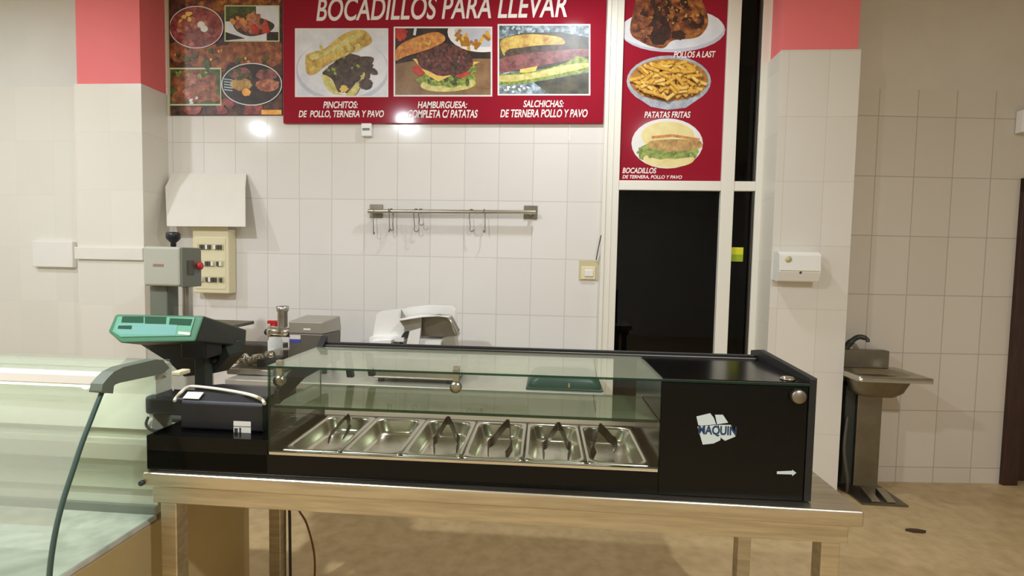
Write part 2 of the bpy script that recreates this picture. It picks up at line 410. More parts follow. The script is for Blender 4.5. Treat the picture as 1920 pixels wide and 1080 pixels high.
# dim room behind the glass
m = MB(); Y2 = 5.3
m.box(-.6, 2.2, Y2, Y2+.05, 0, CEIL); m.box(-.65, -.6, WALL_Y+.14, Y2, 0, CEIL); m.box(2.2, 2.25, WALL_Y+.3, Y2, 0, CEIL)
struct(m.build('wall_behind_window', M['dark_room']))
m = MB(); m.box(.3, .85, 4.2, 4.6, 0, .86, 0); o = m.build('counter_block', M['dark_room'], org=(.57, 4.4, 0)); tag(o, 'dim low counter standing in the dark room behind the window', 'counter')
ct = MB().box(.28, .9, 4.15, 4.65, .86, .89).build('counter_top', M['brown'], o)
hood = MB().prism([(.75, 0, 2.25), (1.15, 0, 2.4), (1.6, 0, 2.2), (1.75, 0, 1.9), (.7, 0, 1.9)], (0, .5, 0))
for v in hood.v: v.y += 4.5
o = hood.build('extractor_hood', M['steel_dk'], org=(1.2, 4.75, 1.9)); tag(o, 'dim domed hood in the dark room behind the window', 'hood')
a = at(1250, 620, WALL_Y)
p = at(1178, 615, 4.3)
o = MB().box(p.x-.06, p.x+.10, 4.3, 4.4, .892, p.z+.12).build('storage_box', M['steel_dk'], org=(p.x, 4.35, .89), bevel=.004)
tag(o, 'dim grey box on the counter behind the dark window', 'box')
# yellow-green sticker on the narrow pane
a, b = at(1367, 490, WALL_Y-.002), at(1394, 464, WALL_Y-.002)
st = MB(); zm = a.z+(b.z-a.z)*.5
st.box(a.x, b.x, WALL_Y-.0015, WALL_Y-.0004, zm, b.z, 0); st.box(a.x, b.x, WALL_Y-.0015, WALL_Y-.0004, a.z, zm, 1)
tag(st.build('sticker', [M['yellow'], M['lime']], org=(a.x, WALL_Y, a.z)), 'small yellow and lime sticker on the narrow window pane', 'sticker')

# ================================================================== PRINTED SIGNS
class Print:
    """shapes drawn on the flat face of a sign, each on its own hair-thin layer"""
    def __init__(s, y): s.y = y; s.k = 0; s.mb = MB(); s.mats = []; s.clip = None
    def mi(s, n):
        m = FD[n]
        if m not in s.mats: s.mats.append(m)
        return s.mats.index(m)
    def poly(s, pts, n):
        if s.clip:
            x0, y0, x1, y1 = s.clip; pts = clip_poly(pts, x0, y0, x1, y1)
            if len(pts) < 3: return
        s.k += 1; y = s.y-.00006*s.k
        s.mb.add([at(px, py, y) for px, py in pts], [list(range(len(pts)))[::-1]], s.mi(n))
    def blob(s, pts, n):
        L = [Vector((x, y, 0)) for x, y in pts]; k = len(L); out = []
        for i in range(k):
            a, b, c, d = L[i-1], L[i], L[(i+1) % k], L[(i+2) % k]
            for q in range(5):
                t = q/5; v = .5*((2*b)+(c-a)*t+(2*a-5*b+4*c-d)*t*t+(3*b-a-3*c+d)*t**3); out.append((v.x, v.y))
        s.poly(out, n)
    def rect(s, x0, y0, x1, y1, n): s.poly([(x0, y0), (x1, y0), (x1, y1), (x0, y1)], n)
    def ell(s, cx, cy, rx, ry, n, rot=0, jag=0, k=28):
        P = []
        for i in range(k):
            t = 2*math.pi*i/k; q = 1+random.uniform(-jag, jag)
            x, y = rx*q*math.cos(t), ry*q*math.sin(t)
            P.append((cx+x*math.cos(rot)-y*math.sin(rot), cy+x*math.sin(rot)+y*math.cos(rot)))
        s.poly(P, n)
    def line(s, pts, wd, n):
        for (x0, y0), (x1, y1) in zip(pts, pts[1:]):
            L = math.hypot(x1-x0, y1-y0) or 1; nx, ny = -(y1-y0)/L*wd/2, (x1-x0)/L*wd/2
            s.poly([(x0+nx, y0+ny), (x1+nx, y1+ny), (x1-nx, y1-ny), (x0-nx, y0-ny)], n)
    def ringline(s, cx, cy, rx, ry, wd, n, rot=0):
        k = 40
        for i in range(k):
            a0, a1 = 2*math.pi*i/k, 2*math.pi*(i+1)/k
            def q(t, e): return (cx+(rx+e)*math.cos(t), cy+(ry+e)*math.sin(t))
            s.poly([q(a0, 0), q(a1, 0), q(a1, -wd), q(a0, -wd)], n); 
    def scatter(s, cx, cy, rx, ry, n, cnt, size, jag=.3):
        for _ in range(cnt):
            t = random.uniform(0, 6.28); r = math.sqrt(random.random())
            s.ell(cx+rx*r*math.cos(t), cy+ry*r*math.sin(t), size*random.uniform(.6, 1.3), size*random.uniform(.5, 1), n, random.uniform(0, 3), jag, 9)
    def done(s, name, parent): return s.mb.build(name, s.mats, parent)
def clip_poly(P, x0, y0, x1, y1):
    def cl(P, ins, inter):
        out = []
        for i in range(len(P)):
            a, b = P[i-1], P[i]
            if ins(b):
                if not ins(a): out.append(inter(a, b))
                out.append(b)
            elif ins(a): out.append(inter(a, b))
        return out
    def ix(v): return lambda a, b: (v, a[1]+(b[1]-a[1])*(v-a[0])/(b[0]-a[0]))
    def iy(v): return lambda a, b: (a[0]+(b[0]-a[0])*(v-a[1])/(b[1]-a[1]), v)
    P = cl(P, lambda p: p[0] >= x0, ix(x0)); P = P and cl(P, lambda p: p[0] <= x1, ix(x1))
    P = P and cl(P, lambda p: p[1] >= y0, iy(y0)); P = P and cl(P, lambda p: p[1] <= y1, iy(y1))
    return P
SY = WALL_Y-.022   # face of the wide sign
def text_px(name, body, parent, x0, y0, x1, y1, y, bold=.022, shear=.2):
    a, b = at(x0, y1, y), at(x1, y0, y)
    za = at((x0+x1)/2, y1, y).z; zb_ = at((x0+x1)/2, y0, y).z
    return text_mesh(name, body, M['txt'], parent, (a.x, za, b.x, zb_), y, bold, shear)

# --- wide red sign
a, b = at(531, 231, SY), at(1131, 231, SY)
sg = thing('menu_sign', 'wide red sign of take-away sandwiches with three food photos and white lettering', 'sign', ((a.x+b.x)/2, WALL_Y, a.z))
ztop = at(830, -85, SY).z
MB().box(a.x, b.x, SY, WALL_Y-.001, a.z, ztop).build('sign_board', M['sign_red'], sg, .002)
text_px('heading', 'BOCADILLOS PARA LLEVAR', sg, 593, -8, 1064, 36, SY-.001, .014, .2)
text_px('caption', 'PINCHITOS:', sg, 606, 190, 671, 203, SY-.001)
text_px('caption', 'DE  POLLO, TERNERA Y PAVO', sg, 560, 207, 720, 222, SY-.001)
text_px('caption', 'HAMBURGUESA:', sg, 783, 190, 876, 203, SY-.001)
text_px('caption', 'COMPLETA C/ PATATAS', sg, 765, 206, 896, 221, SY-.001)
text_px('caption', 'SALCHICHAS:', sg, 981, 188, 1057, 201, SY-.001)
text_px('caption', 'DE TERNERA POLLO Y PAVO', sg, 938, 205, 1102, 220, SY-.001)
# photo of the skewer-meat sandwich
P = Print(SY-.0005); P.rect(553, 53, 728, 182, 'white_print'); P.clip = (555, 55, 726, 180)
P.rect(555, 55, 726, 180, 'plate_print'); P.ell(642, 132, 88, 60, 'plate_shade_print'); P.ell(642, 128, 84, 56, 'plate_print')
P.ell(655, 135, 42, 34, 'dark_meat_print', -.5, .12); P.blob([(605, 135), (625, 150), (645, 172), (668, 178), (688, 136), (700, 108), (655, 110)], 'dark_meat_print')
P.blob([(603, 140), (622, 148), (634, 172), (648, 178), (625, 176), (610, 162)], 'bread_inside_print'); P.blob([(648, 178), (664, 160), (678, 136), (684, 142), (668, 176), (655, 180)], 'bread_inside_print')
P.scatter(652, 135, 30, 26, 'dark_meat_print', 16, 10); P.scatter(648, 122, 40, 20, 'lettuce_print', 7, 4); P.ell(645, 166, 8, 7, 'cheese_print', 0, .2)
P.ell(686, 158, 13, 10, 'dark_meat_print', 0, .1); P.ell(700, 134, 9, 6, 'dark_meat_print', .6, .1); P.ell(690, 125, 9, 9, 'dark_meat_print', 0, .2)
P.blob([(573, 107), (582, 99), (610, 90), (640, 66), (668, 56), (688, 60), (697, 78), (680, 90), (648, 104), (610, 124), (588, 140), (575, 136)], 'bread_print')
P.blob([(582, 104), (620, 90), (660, 66), (684, 62), (660, 78), (620, 98), (590, 112)], 'bread_inside_print')
P.scatter(640, 92, 45, 10, 'bread_inside_print', 10, 5, .4)
P.done('sandwich_photo', sg)
# photo of the burger
P = Print(SY-.0005); P.rect(738, 50, 923, 181, 'white_print'); P.clip = (741, 53, 920, 178)
P.rect(741, 53, 920, 178, 'dark_table_print'); P.poly([(741, 120), (800, 110), (920, 110), (920, 178), (741, 178)], 'tan_table_print')
P.ell(905, 60, 66, 38, 'white_print'); P.ell(908, 58, 56, 30, 'plate_shade_print'); 
for _ in range(16): 
    x, y = random.uniform(862, 915), random.uniform(54, 80); t = random.uniform(.6, 2.4); P.line([(x, y), (x+16*math.cos(t), y+16*math.sin(t))], 6, random.choice(['fries_print', 'fries_shade_print', 'cheese_print']))
P.line([(779, 53), (777, 66)], 5, 'plate_print'); P.ell(752, 62, 12, 14, 'tomato_print', 0, .2)
P.ell(910, 140, 34, 26, 'tan_table_print'); P.ell(838, 150, 56, 22, 'lettuce_print', 0, .12); P.ell(840, 158, 52, 14, 'bread_inside_print', -.05); P.ell(838, 148, 50, 15, 'lettuce_print', 0, .2)
P.scatter(838, 152, 44, 10, 'green_bg_print', 12, 5); P.scatter(876, 134, 16, 8, 'lettuce_print', 8, 6); P.ell(785, 132, 12, 8, 'tomato_print', .5, .1); P.ell(868, 140, 13, 5, 'tomato_print', -.3, .1)
P.poly([(774, 110), (900, 116), (862, 134), (822, 153), (800, 140)], 'cheese_print')
P.ell(834, 112, 52, 30, 'patty_print', .08, .05); P.scatter(836, 110, 42, 22, 'dark_meat_print', 16, 5); P.scatter(836, 108, 40, 20, 'sausage_print', 12, 3)
P.blob([(741, 96), (756, 80), (790, 66), (816, 60), (832, 66), (834, 76), (818, 86), (790, 97), (760, 106), (741, 114)], 'bun_print'); P.scatter(790, 80, 26, 8, 'bread_print', 14, 2.4)
P.done('burger_photo', sg)
# photo of the sausages in foil
P = Print(SY-.0005); P.rect(933, 45, 1107, 179, 'white_print'); P.clip = (936, 48, 1104, 176)
P.rect(936, 48, 1104, 176, 'foil_print'); P.poly([(936, 74), (975, 62), (1050, 60), (1104, 70), (1104, 122), (936, 136)], 'wood_dark_print')
P.blob([(938, 78), (960, 68), (1000, 64), (1050, 70), (1055, 84), (1000, 88), (955, 92), (945, 104)], 'bread_print'); P.blob([(950, 96), (1000, 86), (1060, 84), (1060, 92), (1000, 100), (955, 106)], 'dark_meat_print')
P.blob([(936, 112), (975, 102), (1030, 96), (1100, 92), (1104, 104), (1040, 118), (985, 128), (936, 136)], 'sausage_print'); P.poly([(975, 130), (1008, 124), (1004, 134), (975, 138)], 'cheese_print')
P.blob([(936, 140), (1000, 134), (1060, 118), (1080, 106), (1104, 112), (1104, 132), (1040, 146), (970, 158), (936, 158)], 'lettuce_print')
P.blob([(936, 142), (990, 138), (1060, 122), (1104, 118), (1100, 126), (1040, 140), (970, 152), (936, 152)], 'bread_inside_print')
P.poly([(1000, 154), (1104, 136), (1104, 176), (1030, 176)], 'wood_dark_print'); P.scatter(970, 168, 30, 7, 'white_print', 9, 3); P.scatter(980, 56, 44, 6, 'fork_print', 12, 3.5)
P.done('sausage_photo', sg)

# --- narrow red sign on the window's upper pane
SY2 = WALL_Y-.012
a, b = at(1155, 338, SY2), at(1351, 338, SY2); zc = at(1250, 339, SY2).z
sn = thing('menu_sign', 'narrow tall red sign with roast chicken, chips and sandwich on the window', 'sign', ((a.x+b.x)/2, WALL_Y, zc))
MB().box(xa+.001, xb-.001, SY2, WALL_Y-.0008, zb1+.001, at(1250, -90, SY2).z).build('sign_board', M['sign_red'], sn)
text_px('caption', 'POLLOS A LAST', sn, 1263, 96, 1342, 108, SY2-.001)
text_px('caption', 'PATATAS FRITAS', sn, 1208, 209, 1295, 221, SY2-.001)
text_px('caption', 'BOCADILLOS', sn, 1167, 314.5, 1231, 325, SY2-.001)
text_px('caption', 'DE TERNERA, POLLO Y PAVO', sn, 1167, 328.5, 1279, 336, SY2-.001)
P = Print(SY2-.0005)
P.ell(1262, 58, 98, 40, 'plate_shade_print', -.02); P.ell(1260, 54, 97, 38, 'plate_print', -.03)
P.blob([(1182, 62), (1188, 20), (1205, -20), (1290, -30), (1318, 5), (1328, 40), (1318, 62), (1300, 72), (1262, 76), (1245, 90), (1225, 88), (1205, 80)], 'chicken_print')
P.ell(1236, 58, 22, 28, 'chicken_dark_print', .1, .08); P.ell(1305, 38, 16, 18, 'chicken_dark_print', 0, .12); P.ell(1272, 66, 14, 9, 'chicken_dark_print', 0, .2)
P.scatter(1258, 20, 50, 24, 'chicken_dark_print', 30, 8, .5); P.scatter(1262, 26, 52, 30, 'chicken_print', 30, 7, .5); P.scatter(1262, 26, 52, 28, 'chicken_slice_print', 14, 2.5, .5); P.scatter(1208, 48, 14, 24, 'grill_meat_print', 12, 6, .5)
P.done('chicken_photo', sn)
P = Print(SY2-.0005)
P.ell(1254, 152, 79, 48, 'bowl_print'); P.poly([(1178, 156), (1330, 156), (1312, 184), (1286, 202), (1252, 206), (1220, 200), (1194, 182)], 'bowl_print'); P.ell(1254, 150, 74, 40, 'fries_shade_print')
for _ in range(170):
    t = random.uniform(0, 6.28); r = math.sqrt(random.random()); x, y = 1254+62*r*math.cos(t), 150+33*r*math.sin(t); q = random.uniform(-1.2, 1.2); l = random.uniform(8, 15)
    A_, B_ = (x-l*math.cos(q), y-l*.7*math.sin(q)), (x+l*math.cos(q), y+l*.7*math.sin(q))
    if all(((px-1254)/75)**2+((py-150)/42)**2 < 1 for px, py in (A_, B_)):
        P.line([A_, B_], 7, 'fries_shade_print'); P.line([(A_[0], A_[1]-1), (B_[0], B_[1]-1)], 5, random.choice(['fries_print', 'fries_print', 'cheese_print']))
P.done('chips_photo', sn)
P = Print(SY2-.0005)
P.ell(1251, 269, 67, 47, 'white_print'); P.ell(1252, 255, 50, 27, 'pale_bun_print'); P.ell(1250, 288, 56, 22, 'lettuce_print', 0, .08)
P.ell(1254, 298, 48, 16, 'pale_bun_print'); P.ell(1252, 284, 54, 14, 'lettuce_print', 0, .18); P.blob([(1215, 268), (1240, 262), (1300, 262), (1316, 268), (1312, 278), (1270, 284), (1225, 284)], 'chicken_slice_print'); P.line([(1222, 258), (1260, 254), (1312, 262)], 5, 'bun_print'); P.scatter(1232, 288, 30, 7, 'lettuce_print', 10, 6)
P.done('sandwich_photo', sn)

# --- meat collage poster on the left
SY3 = WALL_Y-.010
zc = at(420, 216, SY3).z; xp0, xp1 = at(318, 100, SY3).x, at(529, 100, SY3).x
sp = thing('food_poster', 'brown collage poster of raw and grilled meat beside the wide red sign', 'poster', ((xp0+xp1)/2, WALL_Y, zc))
MB().box(xp0, xp1, SY3, WALL_Y-.001, zc, at(420, -80, SY3).z).build('poster_sheet', FD['grill_bg_print'], sp)
MB().box(xp0-.012, xp0, SY3-.008, WALL_Y-.001, zc, at(420, -80, SY3).z).build('edge_strip', M['cream2'], sp)
P = Print(SY3-.0005)
P.clip = (319, -70, 528, 215)
P.rect(319, -70, 528, 215, 'grill_bg_print'); P.scatter(420, 100, 100, 20, 'grill_meat_print', 22, 22, .2); P.scatter(440, 0, 90, 20, 'chicken_print', 14, 18); P.scatter(430, 200, 100, 14, 'raw_meat_print', 10, 14); P.rect(490, 206, 528, 215, 'ember_print')
P.scatter(420, 104, 100, 18, 'ember_print', 7, 3); P.scatter(420, 118, 100, 30, 'green_bg_print', 18, 6)
P.done('grill_picture', sp)
P = Print(SY3-.0035); P.clip = (319, 0, 528, 215)
P.ell(368, 51, 50, 39, 'raw_meat_print'); P.scatter(362, 60, 38, 24, 'skewer_print', 14, 10); P.scatter(378, 66, 30, 18, 'sausage_print', 7, 11); P.scatter(345, 32, 16, 10, 'cheese_print', 6, 5); P.ell(377, 46, 7, 6, 'white_print'); P.ell(383, 54, 7, 6, 'white_print')
P.ringline(368, 51, 51, 40, 1.8, 'plate_print'); P.done('raw_meat_picture', sp)
P = Print(SY3-.0035)
P.rect(421, 10, 524, 78, 'frame_green_print'); P.clip = (423, 12, 522, 76); P.rect(423, 12, 522, 76, 'plate_print'); P.rect(423, 12, 480, 40, 'green_bg_print'); P.poly([(423, 60), (460, 72), (423, 76)], 'dark_table_print'); P.rect(500, 60, 522, 76, 'dark_table_print')
P.blob([(436, 40), (450, 26), (490, 34), (514, 46), (504, 60), (470, 68), (444, 58)], 'dark_meat_print'); P.scatter(475, 44, 34, 14, 'skewer_print', 18, 8); P.scatter(490, 50, 22, 12, 'tomato_print', 10, 6); P.scatter(455, 38, 20, 10, 'bun_print', 7, 6)
P.done('skewer_picture', sp)
P = Print(SY3-.0035)
P.rect(318, 127, 415, 198, 'frame_green_print'); P.clip = (319, 130, 413, 195); P.rect(319, 130, 413, 195, 'green_bg_print'); P.scatter(360, 162, 40, 24, 'grill_meat_print', 16, 15, .2); P.scatter(368, 164, 30, 16, 'skewer_print', 7, 11); P.scatter(390, 178, 20, 12, 'grill_meat_print', 6, 10); P.scatter(362, 138, 34, 6, 'lettuce_print', 8, 4); P.scatter(352, 188, 40, 6, 'plate_print', 6, 3)
P.done('grilled_ribs_picture', sp)
P = Print(SY3-.0035); P.clip = (319, 0, 528.5, 215)
P.ell(472, 158, 55, 39, 'dark_table_print')
P.ell(450, 138, 20, 12, 'sausage_print', 0, .1); P.ell(452, 158, 20, 12, 'chicken_slice_print', 0, .1); P.ell(500, 140, 20, 11, 'sausage_print', 0, .1); P.ell(502, 160, 22, 12, 'skewer_print', 0, .1)
for i in range(5): P.line([(420, 148+i*5), (436, 150+i*5)], 2, 'fork_print')
P.ell(462, 173, 8, 7, 'ember_print', 0, .1); P.ringline(472, 158, 57, 40, 1.8, 'plate_print'); P.done('burger_grill_picture', sp)

# ================================================================== WALL FITTINGS
# hook rail
y0 = WALL_Y
rl = at(698, 396, y0-.06); rr = at(1003, 398, y0-.06)
rail = thing('hook_rail', 'horizontal steel hanging rail on two square plates across the tiled wall', 'rail', ((rl.x+rr.x)/2, y0, rl.z))
for px, py in ((706, 396), (995, 398)):
    c = at(px, py, y0); h = .047
    MB().box(c.x-h, c.x+h, y0-.008, y0-.0005, c.z-h, c.z+h).build('mounting_plate', M['steel_dk'], rail, .003)
    q = at(px, py, y0-.055)
    MB().tube([(q.x, y0-.008, rl.z), (q.x, y0-.062, rl.z)], .012, 10).build('bracket_arm', M['steel'], rail)
MB().tube([(rl.x-.03, y0-.06, rl.z), (rr.x+.005, y0-.06, rr.z)], .0135, 14).build('bar', M['steel'], rail)
hk = None
H_AT = [(700, .15, 'first', 'thin steel S-hook leaning at the rail end under the left plate', .55), (729, .135, 'b', 'steel S-hook right of the left plate, in front of a second one', .2), (734, .125, 'c', 'steel S-hook right of the left plate, behind its neighbour', -.3),
        (780, .13, 'd', 'longer of the two thin hooks near the middle of the rail', 1.45), (789, .085, 'e', 'shorter of the two thin hooks near the middle of the rail', 1.5), (884, .125, 'f', 'thin steel hook edge-on right of the middle of the rail', 1.2), (908, .13, 'g', 'steel S-hook with curled end nearest the right plate', -.15)]
def hook(L):
    m = MB(); r = .0175; P = [(0, r*math.cos(t)-0, r*math.sin(t)) for t in [math.radians(d) for d in range(-150, 20, 15)]]
    P = [(0, r*math.cos(math.radians(d)), r*math.sin(math.radians(d))) for d in range(200, -1, -20)]
    P = P + [(0.002, r*.9, -L*.4), (.004, r*.6, -L+.03)] + [(.004+.0*d, -.002+.016*math.cos(math.radians(d)), -L+.016+.016*math.sin(math.radians(d))-.01) for d in range(0, -200, -25)]
    return m.tube(P, .0034, 6)
for i, (px, L, _, lab, rz) in enumerate(H_AT):
    p = at(px, 396, y0-.06)
    o = hook(L).build('meat_hook', M['steel_dk'], None, org=(0, 0, 0))
    o.location = (p.x, y0-.06, rl.z+(rr.z-rl.z)*(p.x-rl.x)/(rr.x-rl.x)); o.rotation_euler = (0, 0, rz)
    tag(o, lab, 'hook', 'hooks on the hanging rail')
# consumer unit (fuse box) with card over it
a, b = at(362, 549, y0-.09), at(428, 430, y0-.09); x0, x1, z0, z1 = a.x, b.x, a.z, b.z
fb = thing('fuse_box', 'cream fuse box with three rows of breakers under the white card', 'fuse box', ((x0+x1)/2, y0, z0))
m = MB(); m.box(x0, x1, y0-.09, y0-.0005, z0, z1); m.build('housing', M['cream'], fb, .008)
MB().box(x0+.02, x1-.02, y0-.094, y0-.088, z0+.03, z1-.06).build('front_cover', M['cream'], fb, .004)
for k, (py) in enumerate((463, 494, 524)):
    q = at(395, py, y0-.095); hh = .022
    MB().box(x0+.04, x1-.03, y0-.096, y0-.092, q.z-hh, q.z+hh).build('slot', M['cream2'], fb)
    n = 9; wd = (x1-x0-.085)/n
    for i in range(n): 
        if (i*7+k*3) % 5 != 0: MB().box(x0+.044+i*wd, x0+.044+(i+.8)*wd, y0-.108, y0-.0955, q.z-.016, q.z+.014).build('breaker', M['rail'] if (i+k) % 3 else M['white'], fb)
MB().box(x0, x1, y0-.102, y0-.09, z1-.006, z1+.02).build('top_hinge', M['cream'], fb, .003)
# card sheet
a = at(313, 424, y0-.15); b = at(460, 425, y0-.15); c = at(462, 352, y0-.06); d = at(322, 330, y0-.02); zt = at(390, 330, y0-.02).z
m = MB()
F = [Vector((a.x, y0-.15, a.z)), Vector((b.x, y0-.15, b.z)), Vector((c.x, y0-.075, c.z)), Vector((c.x-.03, y0-.012, zt+.02)), Vector((d.x, y0-.012, zt+.02)), Vector((d.x-.02, y0-.06, c.z))]
m.add(F+[p+Vector((0, .004, -.001)) for p in F], [(0, 1, 2, 5), (5, 2, 3, 4), (9+2, 8, 7, 6), (10, 9, 8, 11), (0, 6, 7, 1), (1, 7, 8, 2), (2, 8, 9, 3), (3, 9, 10, 4), (4, 10, 11, 5), (5, 11, 6, 0)])
tag(m.build('card_sheet', M['card'], org=((a.x+b.x)/2, y0, a.z)), 'white card sheet hanging out from the wall above the fuse box', 'card')
# switch, its wire; small socket under the sign
a, b = at(1085, 525, y0), at(1122, 488, y0)
sw = thing('light_switch', 'square white switch in a recessed wall plate left of the window', 'switch', ((a.x+b.x)/2, y0, a.z))
MB().box(a.x, min(b.x, WX0-.008), y0-.006, y0-.0005, a.z, b.z).build('wall_plate', M['cream2'], sw, .002)
c, d = at(1089, 524, y0-.02), at(1117, 500, y0-.02)
MB().box(c.x, d.x, y0-.016, y0-.006, c.z, d.z).build('switch_frame', M['cream'], sw, .004)
MB().box(c.x+.025, d.x-.015, y0-.024, y0-.016, c.z+.022, d.z-.022).build('rocker', M['white'], sw, .004)
w0 = [at(1127, 441, fy0-.01), at(1124, 455, fy0-.012), at(1121, 470, y0-.04), at(1118, 487, y0-.012)]
tag(MB().tube(bez(w0, 5), .0035, 6).build('loose_wire', M['cable_d'], org=tuple(w0[-1])), 'short dark loose wire sticking up from the wall switch', 'wire')
a, b = at(680, 257, y0), at(699, 233, y0)
so = MB(); so.box(a.x, b.x, y0-.03, y0-.0005, a.z, b.z)
so = so.build('junction_box', M['white'], bevel=.004, org=((a.x+b.x)/2, y0, a.z)); tag(so, 'small white junction box just under the wide red sign', 'junction box')
MB().box(a.x+.01, b.x-.012, y0-.032, y0-.03, b.z-.05, b.z-.034).build('label_window', M['rail'], so)
# dispenser on the right pillar
a, b = at(1460, 528, PIL_Y-.1), at(1541, 473, PIL_Y-.1)
dp = thing('towel_dispenser', 'white wall dispenser with dark keyhole on the right pillar', 'dispenser', ((a.x+b.x)/2, PIL_Y, a.z))
m = MB(); m.prism([(a.x, PIL_Y-.001, a.z+.01), (a.x, PIL_Y-.075, a.z), (a.x, PIL_Y-.10, a.z+.06), (a.x, PIL_Y-.092, b.z-.015), (a.x, PIL_Y-.07, b.z), (a.x, PIL_Y-.001, b.z)], (b.x-a.x, 0, 0))
m.build('housing', M['white'], dp, .008)
c = at(1501, 511, PIL_Y-.1); MB().lathe((c.x, PIL_Y-.085, c.z), (0, -1, 0), [(0, 0), (.007, 0), (.007, .018), (0, .018)], 12).build('keyhole', M['charcoal'], dp)
c = at(1479, 483, PIL_Y-.1); MB().lathe((c.x, PIL_Y-.085, c.z-.01), (0, -1, 0), [(0, 0), (.02, 0), (.02, .0125), (0, .0125)], 20).build('round_mark', M['cream2'], dp)
MB().box(a.x+.005, b.x-.005, PIL_Y-.103, PIL_Y-.098, a.z+.068, a.z+.071).build('seam', M['cream2'], dp)
# alarm box at the right edge
def rw(px, py, off=0):
    d = ray(px, py); n = Vector((rn.x, rn.y, 0)); t = (ra-rn*off-EYE).dot(n)/d.dot(n); return EYE+d*t
c = rw(1917, 231, 0); 
ab = thing('alarm_sounder', 'small white alarm box with dark round grille high up beside the door', 'alarm', tuple(c))
def rbox(m, c, hw, hz, o0, o1, mi=0):
    p = [c-rd*hw, c+rd*hw]; m.prism([p[0]-rn*o1, p[1]-rn*o1, p[1]-rn*o0, p[0]-rn*o0], (0, 0, 2*hz), mi)
    for i in range(-16, 0): m.v[i].z -= hz
    return m
m = MB(); rbox(m, c+rd*.01, .062, .07, .001, .06); m.build('housing', M['white'], ab, .01)
MB().lathe(c+rd*.02-rn*.055, -rn, [(0, 0), (.03, 0), (.034, .012), (.02, .018), (0, .018)], 18).build('grille', M['charcoal'], ab)
MB().tube([c+rd*.02+Vector((0, 0, .069))-rn*.02, c+rd*.02+Vector((0, 0, .5))-rn*.02, c+rd*.0+Vector((0, 0, .95))-rn*.02], .008, 8).build('conduit', M['plaster_grey'], ab)

# ================================================================== HAND BASIN
hb = thing('hand_basin', 'stainless hand-wash basin on a steel pedestal beside the right pillar', 'basin', (2.03, 3.42, 0))
yb = 3.52
a = at(1606, 800, 3.36); b = at(1652, 800, 3.36)
MB().box(a.x, b.x, 3.36, yb, .06, .72).build('pedestal', M['steel_dk'], hb, .004)
MB().box(1.89, a.x, 3.38, yb, .06, .70).build('pipe_cover', M['charcoal'], hb, .004)
a = at(1583, 704, 3.2); b = at(1722, 708, 3.2); zr = at(1650, 706, 3.2).z
m = MB(); rx0, rx1 = 1.845, b.x+.02
N = 28; cx, cyy = 2.0, 3.36
def rrect(x0, x1, y0, y1, r, z, n=6):
    P = []
    for (cx_, cy_, a0) in ((x1-r, y1-r, 0), (x0+r, y1-r, 90), (x0+r, y0+r, 180), (x1-r, y0+r, 270)):
        for k in range(n+1):
            t = math.radians(a0+90*k/n); P.append(Vector((cx_+r*math.cos(t), cy_+r*math.sin(t), z)))
    return P
ox0, ox1, oy0, oy1 = 1.845, 2.27, 3.17, yb
m.ring([rrect(ox0, ox1, oy0, oy1, .02, zr-.03), rrect(ox0, ox1, oy0, oy1, .02, zr), rrect(ox0+.03, ox1-.07, oy0+.03, oy1-.09, .1, zr+.001), rrect(ox0+.05, ox1-.1, oy0+.05, oy1-.11, .09, zr-.1), rrect(ox0+.09, ox1-.15, oy0+.09, oy1-.14, .05, zr-.125)], 0, False, True)
m.build('rim', M['steel'], hb)
m = MB(); m.ring([rrect(ox0+.02, ox1-.06, oy0+.03, oy1-.08, .1, zr-.031), rrect(ox0+.04, ox1-.09, oy0+.05, oy1-.1, .1, zr-.11), rrect(ox0+.07, ox1-.14, oy0+.08, oy1-.12, .06, zr-.14)], 0, True, True); m.build('bowl', M['steel_dk'], hb)
MB().box(ox0+.0, 2.19, oy1-.06, oy1, zr+.001, zr+.115).build('splashback', M['steel_dk'], hb, .004)
f = [(1.925, oy1-.035, zr+.115), (1.95, oy1-.045, zr+.16), (1.99, oy1-.06, zr+.20), (2.03, oy1-.08, zr+.195), (2.035, oy1-.09, zr+.175)]
MB().tube(bez(f, 6), [.02]*8+[.016]*10+[.011]*7, 10).build('tap', M['charcoal'], hb)
MB().box(1.93, 2.20, 3.22, yb, 0.0, .012).build('foot_plate', M['steel_dk'], hb)
for x in (2.03, 2.12): MB().hexa([(x-.03, 3.24, .013), (x+.02, 3.24, .013), (x+.02, 3.36, .013), (x-.03, 3.36, .013)], [(x-.03, 3.24, .02), (x+.02, 3.24, .02), (x+.02, 3.359, .055), (x-.03, 3.359, .055)]).build('foot_pedal', M['steel'], hb, .002)
MB().tube(bez([(1.9, 3.37, .5), (1.875, 3.34, .3), (1.90, 3.33, .12), (1.92, 3.36, .02)], 6), .01, 8).build('hose', M['rail'], hb)
# debris on the floor
p = atz(1716, 996, .004)
m = MB(); m.prism([p+Vector(q) for q in ((-.05, .004, 0), (-.02, -.012, 0), (.03, -.014, 0), (.055, -.002, 0), (.02, .012, 0), (-.02, .014, 0))], (0, 0, .012))
for v in m.v: v.z -= .003
tag(m.build('debris', M['debris'], org=tuple(p)), 'small dark scrap lying on the tan floor right of the table', 'scrap')

